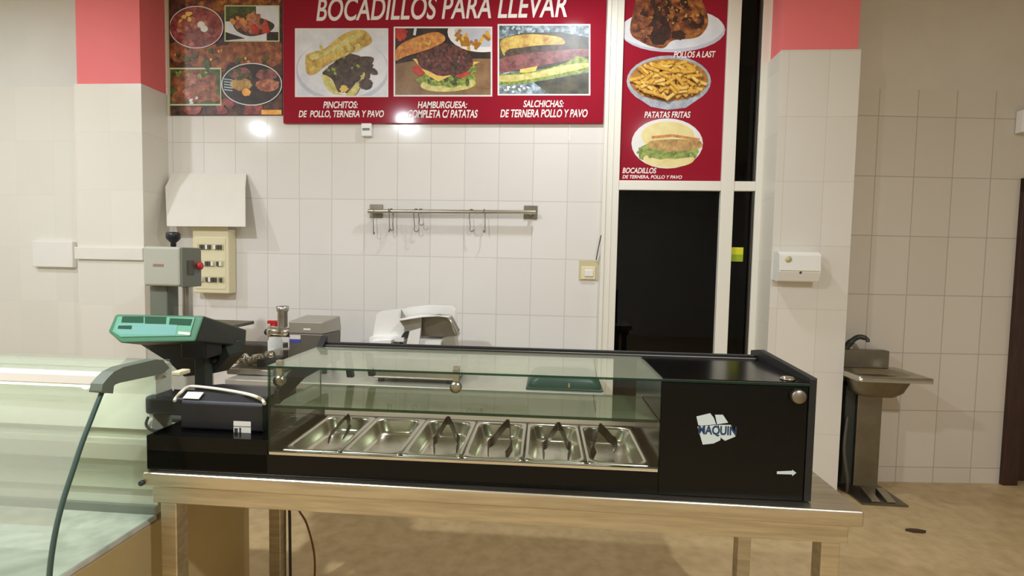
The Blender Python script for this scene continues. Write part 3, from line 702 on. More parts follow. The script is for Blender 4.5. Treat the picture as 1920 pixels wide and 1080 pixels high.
# ================================================================== STEEL TABLE
TZ = .8257
tb = thing('work_table', 'long worn steel table under the black topping case', 'table', (-.17, 1.68, 0))
tx0, tx1, ty0, ty1 = -1.15, .815, 1.345, 2.02
m = MB(); m.box(tx0, tx1, ty0, ty1, TZ-.042, TZ); m.build('tabletop', M['table'], tb, .006, 3)
m = MB(); m.box(tx0+.02, tx1-.03, ty0+.012, ty0+.03, TZ-.093, TZ-.042); m.box(tx0+.02, tx1-.03, ty1-.03, ty1-.012, TZ-.093, TZ-.042)
m.box(tx0+.02, tx0+.04, ty0+.03, ty1-.03, TZ-.093, TZ-.042); m.box(tx1-.05, tx1-.03, ty0+.03, ty1-.03, TZ-.093, TZ-.042)
m.build('apron', M['table'], tb, .003)
for x, y in ((-1.085, 1.385), (-1.085, 1.95), (.745, 1.385), (.745, 1.95)):
    m = MB(); m.box(x-.024, x+.024, y-.024, y+.024, 0.02, TZ-.093); m.box(x-.02, x+.02, y-.02, y+.02, 0, .02); m.build('leg', M['table'], tb, .003)
c = MB(); c.lathe((tx0-.0, ty0-.0, TZ-.03), (0, -1, 0), [(0, 0), (.008, 0), (.008, .006), (0, .006)], 12); c.build('corner_screw', M['charcoal'], tb)
# dark wires down the rear left leg
P1 = [(-1.04, 1.98, .72), (-1.055, 1.985, .55), (-1.05, 1.98, .35), (-1.05, 1.985, .1), (-1.04, 1.98, .006)]
tag(MB().tube(bez(P1, 6), .006, 8).build('power_cable', M['cable_d'], org=(-1.04, 1.98, 0)), 'dark cable running down the rear left table leg', 'cable')
P2 = [(-1.02, 1.99, .70), (-1.03, 1.99, .45), (-.98, 1.985, .35), (-.945, 1.98, .22), (-.95, 1.98, .08), (-.98, 1.98, .006)]
tag(MB().tube(bez(P2, 6), .004, 8).build('power_cable', M['cable_o'], org=(-1.0, 1.98, 0)), 'thin brown cable bowing away from the rear left table leg', 'cable')

# ================================================================== REFRIGERATED TOPPING CASE (built local, then turned)
L, G0, G1, GD, GZ, HG, HS = 1.848, .3635, 1.4494, .335, .068, .3177, .2
cs = thing('topping_case', 'long black refrigerated topping case with glass top on the steel table', 'display case')
ORG[cs.name] = Vector()
CD = .385
m = MB()
m.box(0, L, .004, .02, .002, GZ-.006); m.box(0, L, CD-.02, CD, .002, GZ-.004); m.box(0, L, .02, CD-.02, .002, .006)
m.box(0, .36, .004, CD, .006, .1024); m.box(G1+.02, L, .02, CD-.02, .006, GZ)
m.build('base', M['black'], cs, .004)
m = MB(); m.box(G1, L-.018, 0.0, CD-.02, .002, HG-.006); m.build('compressor_housing', M['black'], cs, .003)
m = MB(); m.prism([(L-.018, -.002, .002), (L-.018, CD, .002), (L-.018, CD, .34), (L-.018, GD-.01, .352), (L-.018, -.002, .333)], (.018, 0, 0)); m.build('end_panel', M['black_m'], cs, .003)
MB().box(G0, G1, .003, .012, GZ-.006, GZ+.004).build('front_sill', M['chrome'], cs, .002)
def pane(m, x0, x1, y0, y1, z0, z1, big):   # faces across the axis big are the sheet, the rest its edges
    o = len(m.f); m.box(x0, x1, y0, y1, z0, z1)
    ax = {'z': (0, 1), 'y': (2, 3), 'x': (4, 5)}[big]
    for i in range(6): m.m[o+i] = 0 if i in ax else 1
    return m
pane(MB(), G0, G1-.001, 0, .005, GZ+.004, HG-.007, 'y').build('front_glass', [M['g_front'], M['g_edge']], cs)
pane(MB(), G0, L-.019, -.004, GD, HG-.006, HG, 'z').build('top_glass', [M['g_top'], M['g_edge']], cs)
pane(MB(), G0+.006, G1-.002, .02, .27, HS-.008, HS, 'z').build('shelf_glass', [M['g_shelf'], M['g_edge']], cs)
pane(MB(), G0, G0+.005, .006, GD, GZ+.006, HG-.007, 'x').build('side_glass', [M['g_clear'], M['g_edge']], cs)
MB().box(G1+.002, L-.02, .0, GD-.03, HG+.0005, HG+.003).build('top_cover', M['black'], cs)
m = MB(); m.box(G0+.02, L-.02, GD, GD+.012, HG-.012, HG+.014, 0); m.box(G0+.02, L-.02, GD-.012, GD, HG+.001, HG+.006, 1); m.prism([(G0+.0, GD-.03, HG+.001), (G0+.0, GD+.012, HG+.001), (G0+.0, GD+.012, HG+.034)], (.022, 0, 0), 0); m.build('rear_rail', [M['black_m'], M['rail']], cs, .002)
m = MB(); m.prism([(G0+.012, .012, .205), (G0+.012, .012, .245), (G0+.012, .15, .300), (G0+.012, GD-.03, .305), (G0+.012, GD+.01, .333), (G0+.012, GD+.01, .25), (G0+.012, .17, .245)], (.014, 0, 0)); m.build('side_bracket', M['black_m'], cs, .002)
for u0, z0 in ((.09, .215), (.165, .222)):
    MB().hexa([(G0+u0+.012, GD-.02, z0), (G0+u0+.034, GD-.02, z0), (G0+u0+.034, GD, z0), (G0+u0+.012, GD, z0)], [(G0+u0, GD-.02, .30), (G0+u0+.022, GD-.02, .30), (G0+u0+.022, GD, .30), (G0+u0, GD, .30)]).build('rear_post', M['black_m'], cs, .002)
for u in (G0+.028, G0+.53):
    k = MB().lathe((u, .005, HG-.045), (0, 1, 0), [(0, 0), (.016, 0), (.016, .014), (.013, .017), (0, .017)], 20).build('glass_clamp', M['steel'], cs)
    MB().box(u-.008, u+.010, .006, .02, HG-.03, HG+.014).build('clamp_bracket', M['steel'], k, .002)
MB().lathe((L-.048, 0, .285), (0, -1, 0), [(0, 0), (.019, 0), (.019, .012), (.016, .016), (0, .016)], 24).build('clamp_knob', M['steel_dk'], cs)
MB().lathe((L-.06, .03, HG+.003), (0, 0, 1), [(0, 0), (.019, 0), (.019, .004), (.012, .009), (0, .009)], 20).build('top_screw', M['chrome'], cs)
# logo and arrow on the housing; y just in front
LX0 = G1
def lg(px, py): # pixel on the case front -> local
    p = at(px, py, 1.378); return (p.x+1.1487+.0, -.0008, p.z-TZ)
m = MB()
for q in ([(1306, 781), (1332, 775), (1339, 784), (1343, 796), (1310, 799)], [(1341, 778), (1356, 778), (1366, 793), (1345, 796)], [(1308, 800), (1346, 797), (1353, 815), (1351, 826), (1338, 832), (1318, 834)], [(1348, 797), (1371, 797), (1380, 819), (1360, 827), (1353, 822)]):
    m.add([lg(*p) for p in q], [list(range(len(q)))[::-1]])
lo = m.build('logo_petals', M['logo'], cs)
def lg_text(name, body, m_, x0, y0, x1, y1, parent):
    a, b = lg(x0, y1), lg(x1, y0); t = text_mesh(name, body, m_, parent, (a[0], a[2], b[0], b[2]), -.0014, .03, .0); return t
lg_text('logo_letters', 'MAQUIN', M['logo_b'], 1309, 800, 1382, 817, lo)
m = MB(); q = [(1458, 885), (1487, 884), (1487, 882), (1495, 888), (1487, 894), (1487, 891), (1458, 890)]; m.add([lg(*p) for p in q], [list(range(len(q)))[::-1]]); m.build('arrow_mark', M['logo'], cs)
cs.location = (-1.1487, 1.3568, TZ); cs.rotation_euler = (0, 0, .0148)
CM = Matrix.Translation(cs.location) @ Matrix.Rotation(.0148, 4, 'Z')

# pans
PITCH_P = .1745; PU0 = G0+.0236
def make_pan():
    r = thing('food_pan', 'x', 'pan', (0, 0, 0), 'steel pans in the topping case'); ORG[r.name] = Vector()
    w_, d_ = .172, .325; m = MB(); z = 0
    m.ring([rrect(-w_/2, w_/2, 0, d_, .012, z-.005), rrect(-w_/2, w_/2, 0, d_, .012, z), rrect(-w_/2+.011, w_/2-.011, .012, d_-.012, .040, z+.0005), rrect(-w_/2+.013, w_/2-.013, .014, d_-.014, .040, z-.006)], 0, False, False)
    m.build('rim', M['pan'], r)
    m = MB(); m.ring([rrect(-w_/2+.013, w_/2-.013, .014, d_-.014, .040, z-.006), rrect(-w_/2+.021, w_/2-.021, .022, d_-.022, .040, z-.036), rrect(-w_/2+.025, w_/2-.025, .026, d_-.026, .040, z-.043), rrect(-w_/2+.033, w_/2-.033, .034, d_-.034, .036, z-.047)], 0, False, True); m.build('basin', M['pan'], r)
    return r
PAN_LAB = ['leftmost steel pan in the topping case, holding tongs', 'empty steel pan second from the left in the topping case', 'steel pan third from the left in the topping case, with open tongs', 'steel pan fourth from the left in the topping case, holding tongs', 'steel pan fifth from the left, beside the last pan, holding tongs', 'rightmost steel pan, against the black compressor housing']
pan0 = make_pan()
for i in range(6):
    p = pan0 if i == 0 else copy_tree(pan0)
    p.location = CM @ Vector((PU0+(i+.5)*PITCH_P, .020, GZ+.004)); p.rotation_euler = (0, 0, .0148); p['label'] = PAN_LAB[i]
# tongs
TZF = TZ+GZ+.004-.040
TONGS = [((650, 783), (617, 826), (646, 818), 'tongs in the leftmost steel pan, closed and leaning to the back'),
         ((840, 790), (814, 848), (857, 846), 'wide-open tongs in the third pan from the left'),
         ((952, 796), (914, 853), (949, 856), 'half-open tongs leaning right in the fourth pan from the left'),
         ((1047, 801), (1019, 858), (1066, 860), 'open tongs in the fifth pan, beside the rightmost pan'),
         ((1123, 803), (1114, 856), (1155, 842), 'tongs in the rightmost steel pan, next to the black housing')]
for ap, l, r, lab in TONGS:
    A = at(ap[0], ap[1], 1.64); Lp = atz(l[0], l[1], TZF+.019); Rp = atz(r[0], r[1], TZF+.019)
    Lp.y = max(Lp.y, 1.42); Rp.y = max(Rp.y, 1.42)
    o = thing('serving_tongs', lab, 'tongs', tuple(A), 'serving tongs in the pans')
    axis = (A-(Lp+Rp)/2).normalized(); side = (Rp-Lp).normalized()
    nrm = side.cross(axis).normalized()
    if nrm.z < 0: nrm = -nrm
    for e, s_ in ((Lp, -1), (Rp, 1)):
        b0 = A+side*.006*s_
        P = [b0, A.lerp(e, .3)+side*.010*s_, A.lerp(e, .55)+side*.010*s_, A.lerp(e, .66)+side*.017*s_, A.lerp(e, .78)+side*.012*s_, e-side*.002*s_]
        MB().strip(bez(P, 5), nrm*.030, .0024).build('arm', M['tong'], o)
    P = [A+side*.006*math.cos(t)+axis*.006*math.sin(t) for t in [math.pi*k/8 for k in range(9)]]
    MB().strip(P, nrm*.030, .0024).build('spring_bend', M['tong'], o)
# white cord lying inside the case at its left end
P = [CM @ Vector(q) for q in ((.374, .30, .10), (.40, .28, .098), (.44, .275, .097), (.47, .30, .10), (.475, .33, .11))]

# ================================================================== THINGS ON THE LEFT END OF THE CASE
# black box with sloped top
bz = TZ+.1024+.0015
a = at(340, 815, 1.42); b = at(497, 815, 1.42)
kb = thing('control_box', 'black box with two white labels on the left end of the case', 'box', ((a.x+b.x)/2, 1.45, bz))
x0, x1 = a.x-.0, b.x-.008
zt0 = at(420, 757, 1.42).z; zt1 = at(420, 722, 1.56).z
m = MB(); m.prism([(x0, 1.42, bz), (x0, 1.62, bz), (x0, 1.62, zt1-.012), (x0, 1.555, zt1), (x0, 1.45, zt0+.018), (x0, 1.42, zt0)], (x1-x0, 0, 0)); m.build('housing', M['black_p'], kb, .008, 3)
sx = at(270, 770, 1.45).x
MB().box(sx, x0, 1.45, 1.55, bz+.028, bz+.085).build('side_arm', M['black_p'], kb, .01, 3)
c = at(362, 749, 1.435); MB().hexa([(c.x-.025, 1.426, zt0+.008), (c.x+.025, 1.426, zt0+.008), (c.x+.025, 1.449, zt0+.022), (c.x-.025, 1.449, zt0+.022)], [(c.x-.025, 1.424, zt0+.010), (c.x+.025, 1.424, zt0+.010), (c.x+.025, 1.447, zt0+.024), (c.x-.025, 1.447, zt0+.024)]).build('paper_label', M['paper'], kb)
c0, c1 = at(438, 813, 1.418), at(470, 791, 1.418)
lb = MB().box(c0.x, c1.x, 1.4178, 1.4196, c0.z, c1.z).build('paper_label', M['paper'], kb)
m = MB(); wv = c1.x-c0.x; hv = c1.z-c0.z
m.box(c0.x+wv*.05, c0.x+wv*.25, 1.4172, 1.4177, c0.z+hv*.1, c0.z+hv*.45); m.box(c0.x+wv*.34, c0.x+wv*.44, 1.4172, 1.4177, c0.z+hv*.1, c0.z+hv*.5); m.box(c0.x, c1.x, 1.4172, 1.4177, c0.z+hv*.58, c0.z+hv*.62); m.build('print_mark', M['rail'], lb)
# cables
def cable(name, pts, r, m_, lab): 
    tag(MB().tube(bez(pts, 8), r, 8).build(name, m_, org=tuple(pts[0])), lab, 'cable')
tn = Vector((0, -(zt1-zt0-.018), .105)).normalized(); t0 = Vector((0, 1.45, zt0+.018))+tn*.008
def ontop(px, py):
    d = ray(px, py); return EYE+d*((t0-EYE).dot(tn)/d.dot(tn))
P = [at(327, 752, 1.43), at(331, 745, 1.44)]+[ontop(*q) for q in ((340, 735), (350, 727), (362, 724.5), (390, 727), (420, 731), (455, 737), (478, 743))]+[at(492, 750, 1.43), at(496, 757, 1.412)]
cable('white_cable', P, .0048, M['cable_w'], 'thick white cable looped over the black box')
P = [at(278, 782, 1.45), at(274, 795, 1.45), at(281, 805, 1.45), at(296, 808, 1.46), at(318, 800, 1.50)]
cable('black_cable', P, .004, M['cable_d'], 'dark cable loop hanging under the side arm of the black box')

# ================================================================== GREEN SCALE on a post behind the box
def SC(px, py, y): return at(px, py, y)
s0 = thing('price_scale', 'green counter scale with lit display head on a dark post', 'scale', (-1.06, 1.78, TZ))
yf = 1.62
f0 = SC(290, 641, yf); fn = Vector((.10, -math.cos(math.radians(24)), math.sin(math.radians(24)))).normalized()
def onface(px, py, e=.0):  # point on the sloping front plane of the head, lifted by e
    d = ray(px, py); return EYE+d*((f0-EYE).dot(fn)/d.dot(fn))+fn*e
fr = [onface(202, 622), onface(216, 589), onface(383, 592), onface(366, 640), onface(226, 643)]
bk = [SC(290, 632, 1.93), SC(296, 615, 1.93), SC(463, 618, 1.96), SC(461, 650, 1.96), SC(300, 650, 1.93)]
m = MB(); n = len(fr)
m.add(fr+bk, [list(range(n))[::-1], list(range(n, 2*n))]+[(i, (i+1) % n, (i+1) % n+n, i+n) for i in range(n)]); m.m[0] = 1
m.build('display_head', [M['charcoal'], M['green']], s0, .006)
def facepatch(name, px, m_, e=.003, parent=s0):
    q = [onface(x, y, e) for x, y in px]; q2 = [onface(x, y, .0002) for x, y in px]; k = len(q)
    return MB().add(q+q2, [list(range(k))[::-1], list(range(k, 2*k))]+[(i, (i+1) % k, (i+1) % k+k, i+k) for i in range(k)]).build(name, m_, parent)
fp = facepatch('front_panel', [(212, 622), (222, 594), (366, 596), (356, 630), (228, 632)], M['green_l'], .003)
facepatch('key_panel', [(218, 621), (222, 607), (334, 609), (330, 629), (230, 628)], M['green_c'], .0038, fp)
facepatch('display_window', [(231, 594), (270, 594), (270, 606), (229, 605)], M['lcd'], .0042, fp)
facepatch('display_window', [(273, 594), (313, 595), (312, 608), (273, 607)], M['lcd'], .0042, fp)
facepatch('display_window', [(320, 597), (362, 599), (358, 611), (318, 609)], M['lcd'], .0042, fp)
facepatch('display_window', [(224, 611), (249, 611), (248, 618), (222, 617)], M['lcd'], .0044, fp)
facepatch('badge', [(336, 622), (358, 624), (357, 629), (335, 627)], M['paper'], .0044, fp)
pz = SC(376, 650, 1.78)
MB().box(pz.x-.02, pz.x+.02, 1.77, 1.82, TZ+.02, pz.z+.02).build('post', M['charcoal'], s0, .006)
MB().box(pz.x-.035, pz.x+.06, 1.72, 1.82, pz.z-.035, pz.z+.035).build('head_joint', M['black_m'], s0, .008)
a = SC(262, 648, 1.82); b = SC(440, 660, 1.9)
m = MB(); m.prism([SC(262, 645, 1.84), SC(305, 646, 1.84), SC(420, 640, 1.84), SC(430, 668, 1.84), SC(400, 700, 1.84), SC(345, 706, 1.84), SC(318, 680, 1.84)], (0.02, .06, 0)); m.build('scale_body', M['charcoal'], s0, .008)
c = SC(402, 675, 1.83); MB().lathe(c, (0, -1, 0), [(0, -.01), (.013, -.01), (.013, .02), (0, .02)], 14).build('lock_knob', M['black_m'], s0)
MB().box(pz.x-.14, pz.x+.14, 1.76, 1.98, TZ+.001, TZ+.02).build('foot_plate', M['charcoal'], s0, .005)
p0 = SC(400, 598, 1.83); p1 = SC(463, 606, 1.9)

# ================================================================== VITRINE on the left
VX = -1.205; VL = -4.6
vt = thing('meat_vitrine', 'white refrigerated meat vitrine with curved glass at the left edge', 'display case', (-2.6, 1.5, 0))
dz0 = .638
m = MB(); m.box(VL, VX, 1.10, 1.95, .04, dz0-.018); m.build('base_cabinet', M['beige'], vt, .004)
MB().box(VL+.02, VX-.02, 1.14, 1.9, 0, .04).build('plinth', M['charcoal'], vt)
MB().box(VL, VX-.004, 1.105, 1.47, dz0-.018, dz0).build('deck', M['deck'], vt, .003)
# stepped rear liner, a profile swept along x
zz = lambda py, y=1.47: at(150, py, y).z
prof = [(1.462, dz0), (1.462, zz(940)), (1.476, zz(940)), (1.476, zz(912)), (1.462, zz(908)), (1.462, zz(855)), (1.44, zz(850)), (1.44, zz(822)), (1.468, zz(816)), (1.468, zz(800)), (1.455, zz(796)), (1.475, zz(735)), (1.475, 1.085), (1.54, 1.085), (1.54, dz0)]
m = MB(); m.prism([(VL, y, z) for y, z in prof], (VX-.006-VL, 0, 0))
mids = [1, 1, 1, 1, 1, 1, 1, 1, 1, 1, 0, 0, 0, 0, 0]
m.m[:] = [0]*len(m.m)
for i in range(2, len(m.f)):
    k = i-2
    m.m[i] = {0: 2, 1: 2, 2: 0, 3: 0, 4: 1, 5: 0, 6: 0, 7: 0, 8: 1, 9: 1, 10: 0}.get(k, 0)
m.build('rear_liner', [M['vit'], M['vit_g'], M['vit_slot']], vt)
zr_ = at(100, 697, 1.30).z
MB().box(VL, VX-.006, 1.285, 1.325, zr_-.03, zr_).build('top_rail', M['white_al'], vt, .004)
MB().box(VL, VX-.01, 1.325, 1.54, zr_-.014, zr_-.006).build('top_glass', [M['g_vit']], vt)
MB().box(VL, VX-.01, 1.505, 1.54, 1.086, zr_-.014).build('rear_post', M['vit'], vt)
cur = [atx(px, py, VX) for px, py in ((207, 702), (190, 735), (170, 785), (152, 832), (136, 880), (118, 935), (104, 990), (94, 1050), (89, 1110))]
cv = bez(cur, 4); cv = [p for p in cv if p.z > dz0+.001] or cv
cv.append(Vector((VX, cv[-1].y-.002, dz0)))
m = MB(); LL = [[Vector((x, p.y+dy, p.z)) for x, dy in ((VL, 0), (VX-.004, 0), (VX-.004, .006), (VL, .006))] for p in cv]; m.ring(LL, 0, True, True); m.build('curved_glass', M['g_vit'], vt)
pl = [Vector((VX-.003, p.y+.008, p.z)) for p in cv]+[Vector((VX-.003, 1.54, dz0)), Vector((VX-.003, 1.54, zr_-.016)), Vector((VX-.003, 1.32, zr_-.016))]
m = MB(); m.add(pl, [list(range(len(pl)))]); m = MB().prism(pl, (-.005, 0, 0)); m.build('side_glass', M['g_vit'], vt)
MB().tube([Vector((VX+.002, p.y, p.z)) for p in cv], .0062, 8).build('glass_trim', M['trim'], vt)
q = [atx(px, py, VX+.02) for px, py in ((203, 708), (214, 697), (232, 688), (262, 681), (292, 674), (306, 675), (318, 690), (305, 701), (224, 718), (214, 722), (212, 738), (190, 736), (193, 720))]
m = MB().prism(q, (-.035, 0, 0)); m.build('glass_hinge_arm', M['grey_arm'], vt, .005, 3)
MB().tube([(VL+.1, 1.345, zr_-.04), (VX-.08, 1.345, zr_-.04)], .012, 12).build('lamp_tube', M['tube'], vt)
c0, c1 = atx(329, 708, VX+.0), atx(352, 693, VX)
MB().box(VX-.03, VX, c0.y+.02, c0.y+.07, c0.z, c1.z).build('connector', M['cream'], vt, .003)
P = [atx(306, 700, VX+.015), at(318, 715, 1.56), at(326, 735, 1.52), at(333, 748, 1.47)]
cable('thin_cable', P, .0025, M['cable_w'], 'thin pale cable from the vitrine arm down to the black box')
vl = bpy.data.lights.new('vitrine_tube_light', 'AREA'); vl.shape = 'RECTANGLE'; vl.size = 3.0; vl.size_y = .02; vl.energy = 2.2; vl.color = (.98, 1, .95)
vo = bpy.data.objects.new('vitrine_tube_light', vl); col.objects.link(vo); vo.location = (-2.8, 1.345, zr_-.055); vo.rotation_euler = (math.radians(10), 0, 0)

# ================================================================== BACK COUNTER and machines on it
CZ = .72
bc = thing('back_counter', 'low steel counter against the tiled wall behind the case', 'counter', (-.7, 3.2, 0))
MB().box(-1.9, .30, 2.84, 3.565, CZ-.04, CZ).build('counter_top', M['counter'], bc, .004)
for x in (-1.84, -.85, .24):
    for y in (2.9, 3.5): MB().box(x-.02, x+.02, y-.02, y+.02, 0, CZ-.04).build('leg', M['steel_dk'], bc)
# band saw
ys = 2.62
bs = thing('band_saw', 'grey meat band saw with black top knob beside the fuse box', 'saw', (-2.1, 2.75, 0))
a, b = at(268, 536, ys), at(343, 463, ys)
bx = b.x-.022
MB().box(a.x, bx, ys, ys+.16, a.z, b.z).build('wheel_housing', M['saw'], bs, .014, 3)
MB().box(bx+.0008, bx+.012, ys+.006, ys+.16, a.z-.004, b.z-.002).build('side_cover', M['saw_dk'], bs, .005, 3)
d = Vector((bx+.012, 0, 0))
q = at(297, 497, ys); MB().box(q.x-.03, q.x+.03, ys-.0015, ys, q.z-.008, q.z+.006).build('name_plate', mat('name_plate', (150, 118, 100), .5), bs)
q = at(325, 458, ys+.08); MB().lathe((q.x, ys+.08, b.z-.001), (0, 0, 1), [(0, 0), (.014, 0), (.014, .025), (.03, .04), (.036, .05), (.036, .075), (.03, .083), (0, .083)], 18).build('tension_knob', M['black_p'], bs)
q = at(369, 498, ys+.14); MB().lathe((d.x, ys+.125, q.z), (1, 0, 0), [(0, 0), (.012, 0), (.012, .01), (.022, .012), (.022, .022), (0, .024)], 16).build('stop_button', M['red'], bs)
MB().box(d.x, d.x+.006, ys+.045, ys+.095, q.z-.05, q.z+.03).build('switch_plate', M['rail'], bs, .002)
a2, b2 = at(281, 600, ys+.05), at(313, 540, ys+.05); tz = 1.06
MB().box(a2.x, b2.x, ys+.05, ys+.14, tz, a.z+.0).build('column', M['saw_dk'], bs, .006)
a3, b3 = at(337, 600, ys+.05), at(350, 537, ys+.05)
MB().box(a3.x, b3.x, ys+.07, ys+.10, tz, a.z+.01).build('blade_guide', M['alu'], bs, .003)
MB().box((a3.x+b3.x)/2-.002, (a3.x+b3.x)/2+.002, ys+.045, ys+.065, tz, a.z+.01).build('blade', M['steel'], bs)
e = at(458, 598, ys+.2)
MB().box(a.x+.02, e.x, ys-.02, ys+.30, tz-.02, tz).build('cutting_table', M['steel_dk'], bs, .003)
MB().box(a.x, d.x, ys+.02, ys+.26, .04, tz-.02).build('cabinet', M['saw'], bs, .01)
MB().box(a.x-.02, d.x+.02, ys, ys+.28, 0, .04).build('foot', M['charcoal'], bs, .005)
# grinder
yg = 3.05
gr = thing('meat_grinder', 'grey meat grinder with upright feed tube on the back counter', 'grinder', (-1.5, 3.15, CZ))
a, b = at(541, 680, yg), at(603, 604, yg); c = at(630, 600, yg+.12)
m = MB(); xa_, xb_ = a.x, b.x+.005
zt_ = b.z; zm_ = at(570, 626, yg).z
m.hexa([(xa_, yg, zm_), (xb_, yg, zm_), (xb_+.04, yg+.2, zm_), (xa_+.02, yg+.2, zm_)], [(xa_, yg, zt_), (xb_, yg, zt_), (xb_+.03, yg+.2, zt_+.02), (xa_+.02, yg+.2, zt_+.02)]); m.build('motor_hood', M['grind'], gr, .008, 3)
m = MB(); m.hexa([(xa_, yg+.005, CZ+.05), (xb_, yg+.005, CZ+.05), (xb_+.03, yg+.2, CZ+.05), (xa_+.02, yg+.2, CZ+.05)], [(xa_, yg+.005, zm_-.001), (xb_, yg+.005, zm_-.001), (xb_+.035, yg+.2, zm_-.001), (xa_+.02, yg+.2, zm_-.001)]); m.build('motor_body', M['grind_dk'], gr, .006)
for x in (xa_+.03, xb_): 
    for y in (yg+.03, yg+.17): MB().lathe((x, y, CZ+.0005), (0, 0, 1), [(0, 0), (.016, 0), (.014, .052), (0, .052)], 12).build('foot', M['charcoal'], gr)
q = at(530, 600, yg+.06); zt2 = at(530, 574, yg+.06).z; zc_ = at(520, 622, yg+.06).z
MB().lathe((q.x, yg+.06, zc_), (0, 0, 1), [(0, 0), (.034, 0), (.030, .03), (.030, zt2-zc_-.035), (.036, zt2-zc_-.03), (.038, zt2-zc_), (.030, zt2-zc_), (.028, zt2-zc_-.02), (0, zt2-zc_-.02)], 20).build('feed_tube', M['alu'], gr)
q0 = at(505, 622, yg+.06)
MB().lathe((q0.x-.0, yg+.06, zc_), (1, 0, 0), [(0, 0), (.034, 0), (.036, .02), (.033, .03), (.033, xa_-q0.x+.005), (0, xa_-q0.x+.005)], 20).build('grinding_barrel', M['chrome'], gr)
MB().lathe((q0.x-.028, yg+.06, zc_-.004), (1, 0, 0), [(0, 0), (.014, 0), (.02, .008), (.02, .022), (.012, .028), (0, .028)], 14).build('end_knob', M['black_p'], gr)
a, b = at(543, 642, yg), at(563, 630, yg); 
MB().box(a.x, b.x, yg+.0025, yg+.0045, a.z+.0, a.z+.02).build('label', M['blue'], gr); MB().box(a.x, b.x, yg+.0025, yg+.0045, a.z+.021, b.z+.005).build('label', M['paper'], gr)
q = at(575, 617, yg); MB().box(q.x-.02, q.x+.025, yg-.002, yg, q.z-.006, q.z+.004).build('badge', M['alu_w'], gr)
# spray bottle behind it
yb_ = 3.3; q = at(516, 607, yb_)
sb = thing('spray_bottle', 'white bottle with a red trigger cap behind the grinder', 'bottle', (q.x, yb_, CZ))
zt_ = q.z-.03
MB().lathe((q.x, yb_, CZ+.0008), (0, 0, 1), [(0, 0), (.045, 0), (.047, .02), (.047, zt_-CZ-.09), (.02, zt_-CZ-.02), (.017, zt_-CZ), (0, zt_-CZ)], 20).build('body', M['white'], sb)
m = MB(); m.lathe((q.x, yb_, zt_), (0, 0, 1), [(0, 0), (.02, 0), (.018, .03), (0, .03)], 14); m.box(q.x-.05, q.x+.03, yb_-.013, yb_+.013, zt_+.03, zt_+.052); m.hexa([(q.x-.04, yb_-.008, zt_-.0), (q.x-.028, yb_-.008, zt_-.0), (q.x-.028, yb_+.008, zt_-.0), (q.x-.04, yb_+.008, zt_-.0)], [(q.x-.032, yb_-.008, zt_+.03), (q.x-.012, yb_-.008, zt_+.03), (q.x-.012, yb_+.008, zt_+.03), (q.x-.032, yb_+.008, zt_+.03)]); m.build('trigger_cap', M['red'], sb, .003)
# dark tray leaning behind
a, b = at(440, 668, 3.42), at(530, 645, 3.42)
tag(MB().box(a.x, b.x, 3.37, 3.50, CZ+.001, b.z).build('dark_tub', mat('dark_brown_plastic', (64, 58, 50), .5), bevel=.008, org=((a.x+b.x)/2, 3.4, CZ)), 'dark brown tub at the wall between saw and grinder', 'tub')
# shiny appliance with clear domed lid
yv = 2.95
vp = thing('vacuum_sealer', 'shiny chrome appliance with curved clear lid left of the grinder', 'appliance', (-1.75, yv+.1, CZ))
a, b = at(424, 700, yv), at(512, 690, yv)
MB().hexa([(a.x, yv, CZ+.001), (b.x, yv, CZ+.001), (b.x, yv+.26, CZ+.001), (a.x+.03, yv+.26, CZ+.001)], [(a.x, yv, a.z+.03), (b.x, yv, a.z+.03), (b.x, yv+.26, a.z+.04), (a.x+.03, yv+.26, a.z+.04)]).build('base', M['alu'], vp, .008)
z0_ = a.z+.032; xs0, xs1 = at(430, 690, yv).x, at(522, 690, yv).x; zt_ = at(490, 655, yv+.1).z
P = []
for k in range(11):
    t = k/10; P.append((xs0+(xs1-xs0)*t, z0_+(zt_-z0_)*math.sin(min(1, t*1.15)*math.pi*.5)))
lo_ = [[Vector((x, yv+.015, z0_)), Vector((x, yv+.05, z)), Vector((x, yv+.20, z)), Vector((x, yv+.245, z0_))] for x, z in P]
MB().ring(lo_, 0, True, True, closed=False).build('clear_lid', M['g_lid'], vp)
m = MB(); x_ = at(462, 686, yv).x
for (px, py, rr) in ((440, 690, .026), (456, 679, .034), (484, 674, .03), (508, 668, .03), (474, 690, .026)):
    q = at(px, py, yv+.1); rz_ = max(q.z, z0_+rr); m.lathe((q.x-.03, yv+.1, min(rz_, zt_-rr-.01)), (1, 0, .15), [(0, 0), (rr, .004), (rr, .05), (rr*.6, .06), (0, .06)], 16)
m.build('chrome_fittings', M['chrome'], vp)
m = MB(); m.box(at(470, 690, yv).x, at(505, 690, yv).x, yv+.06, yv+.2, z0_, z0_+.05); m.build('dark_block', M['charcoal'], vp, .004)
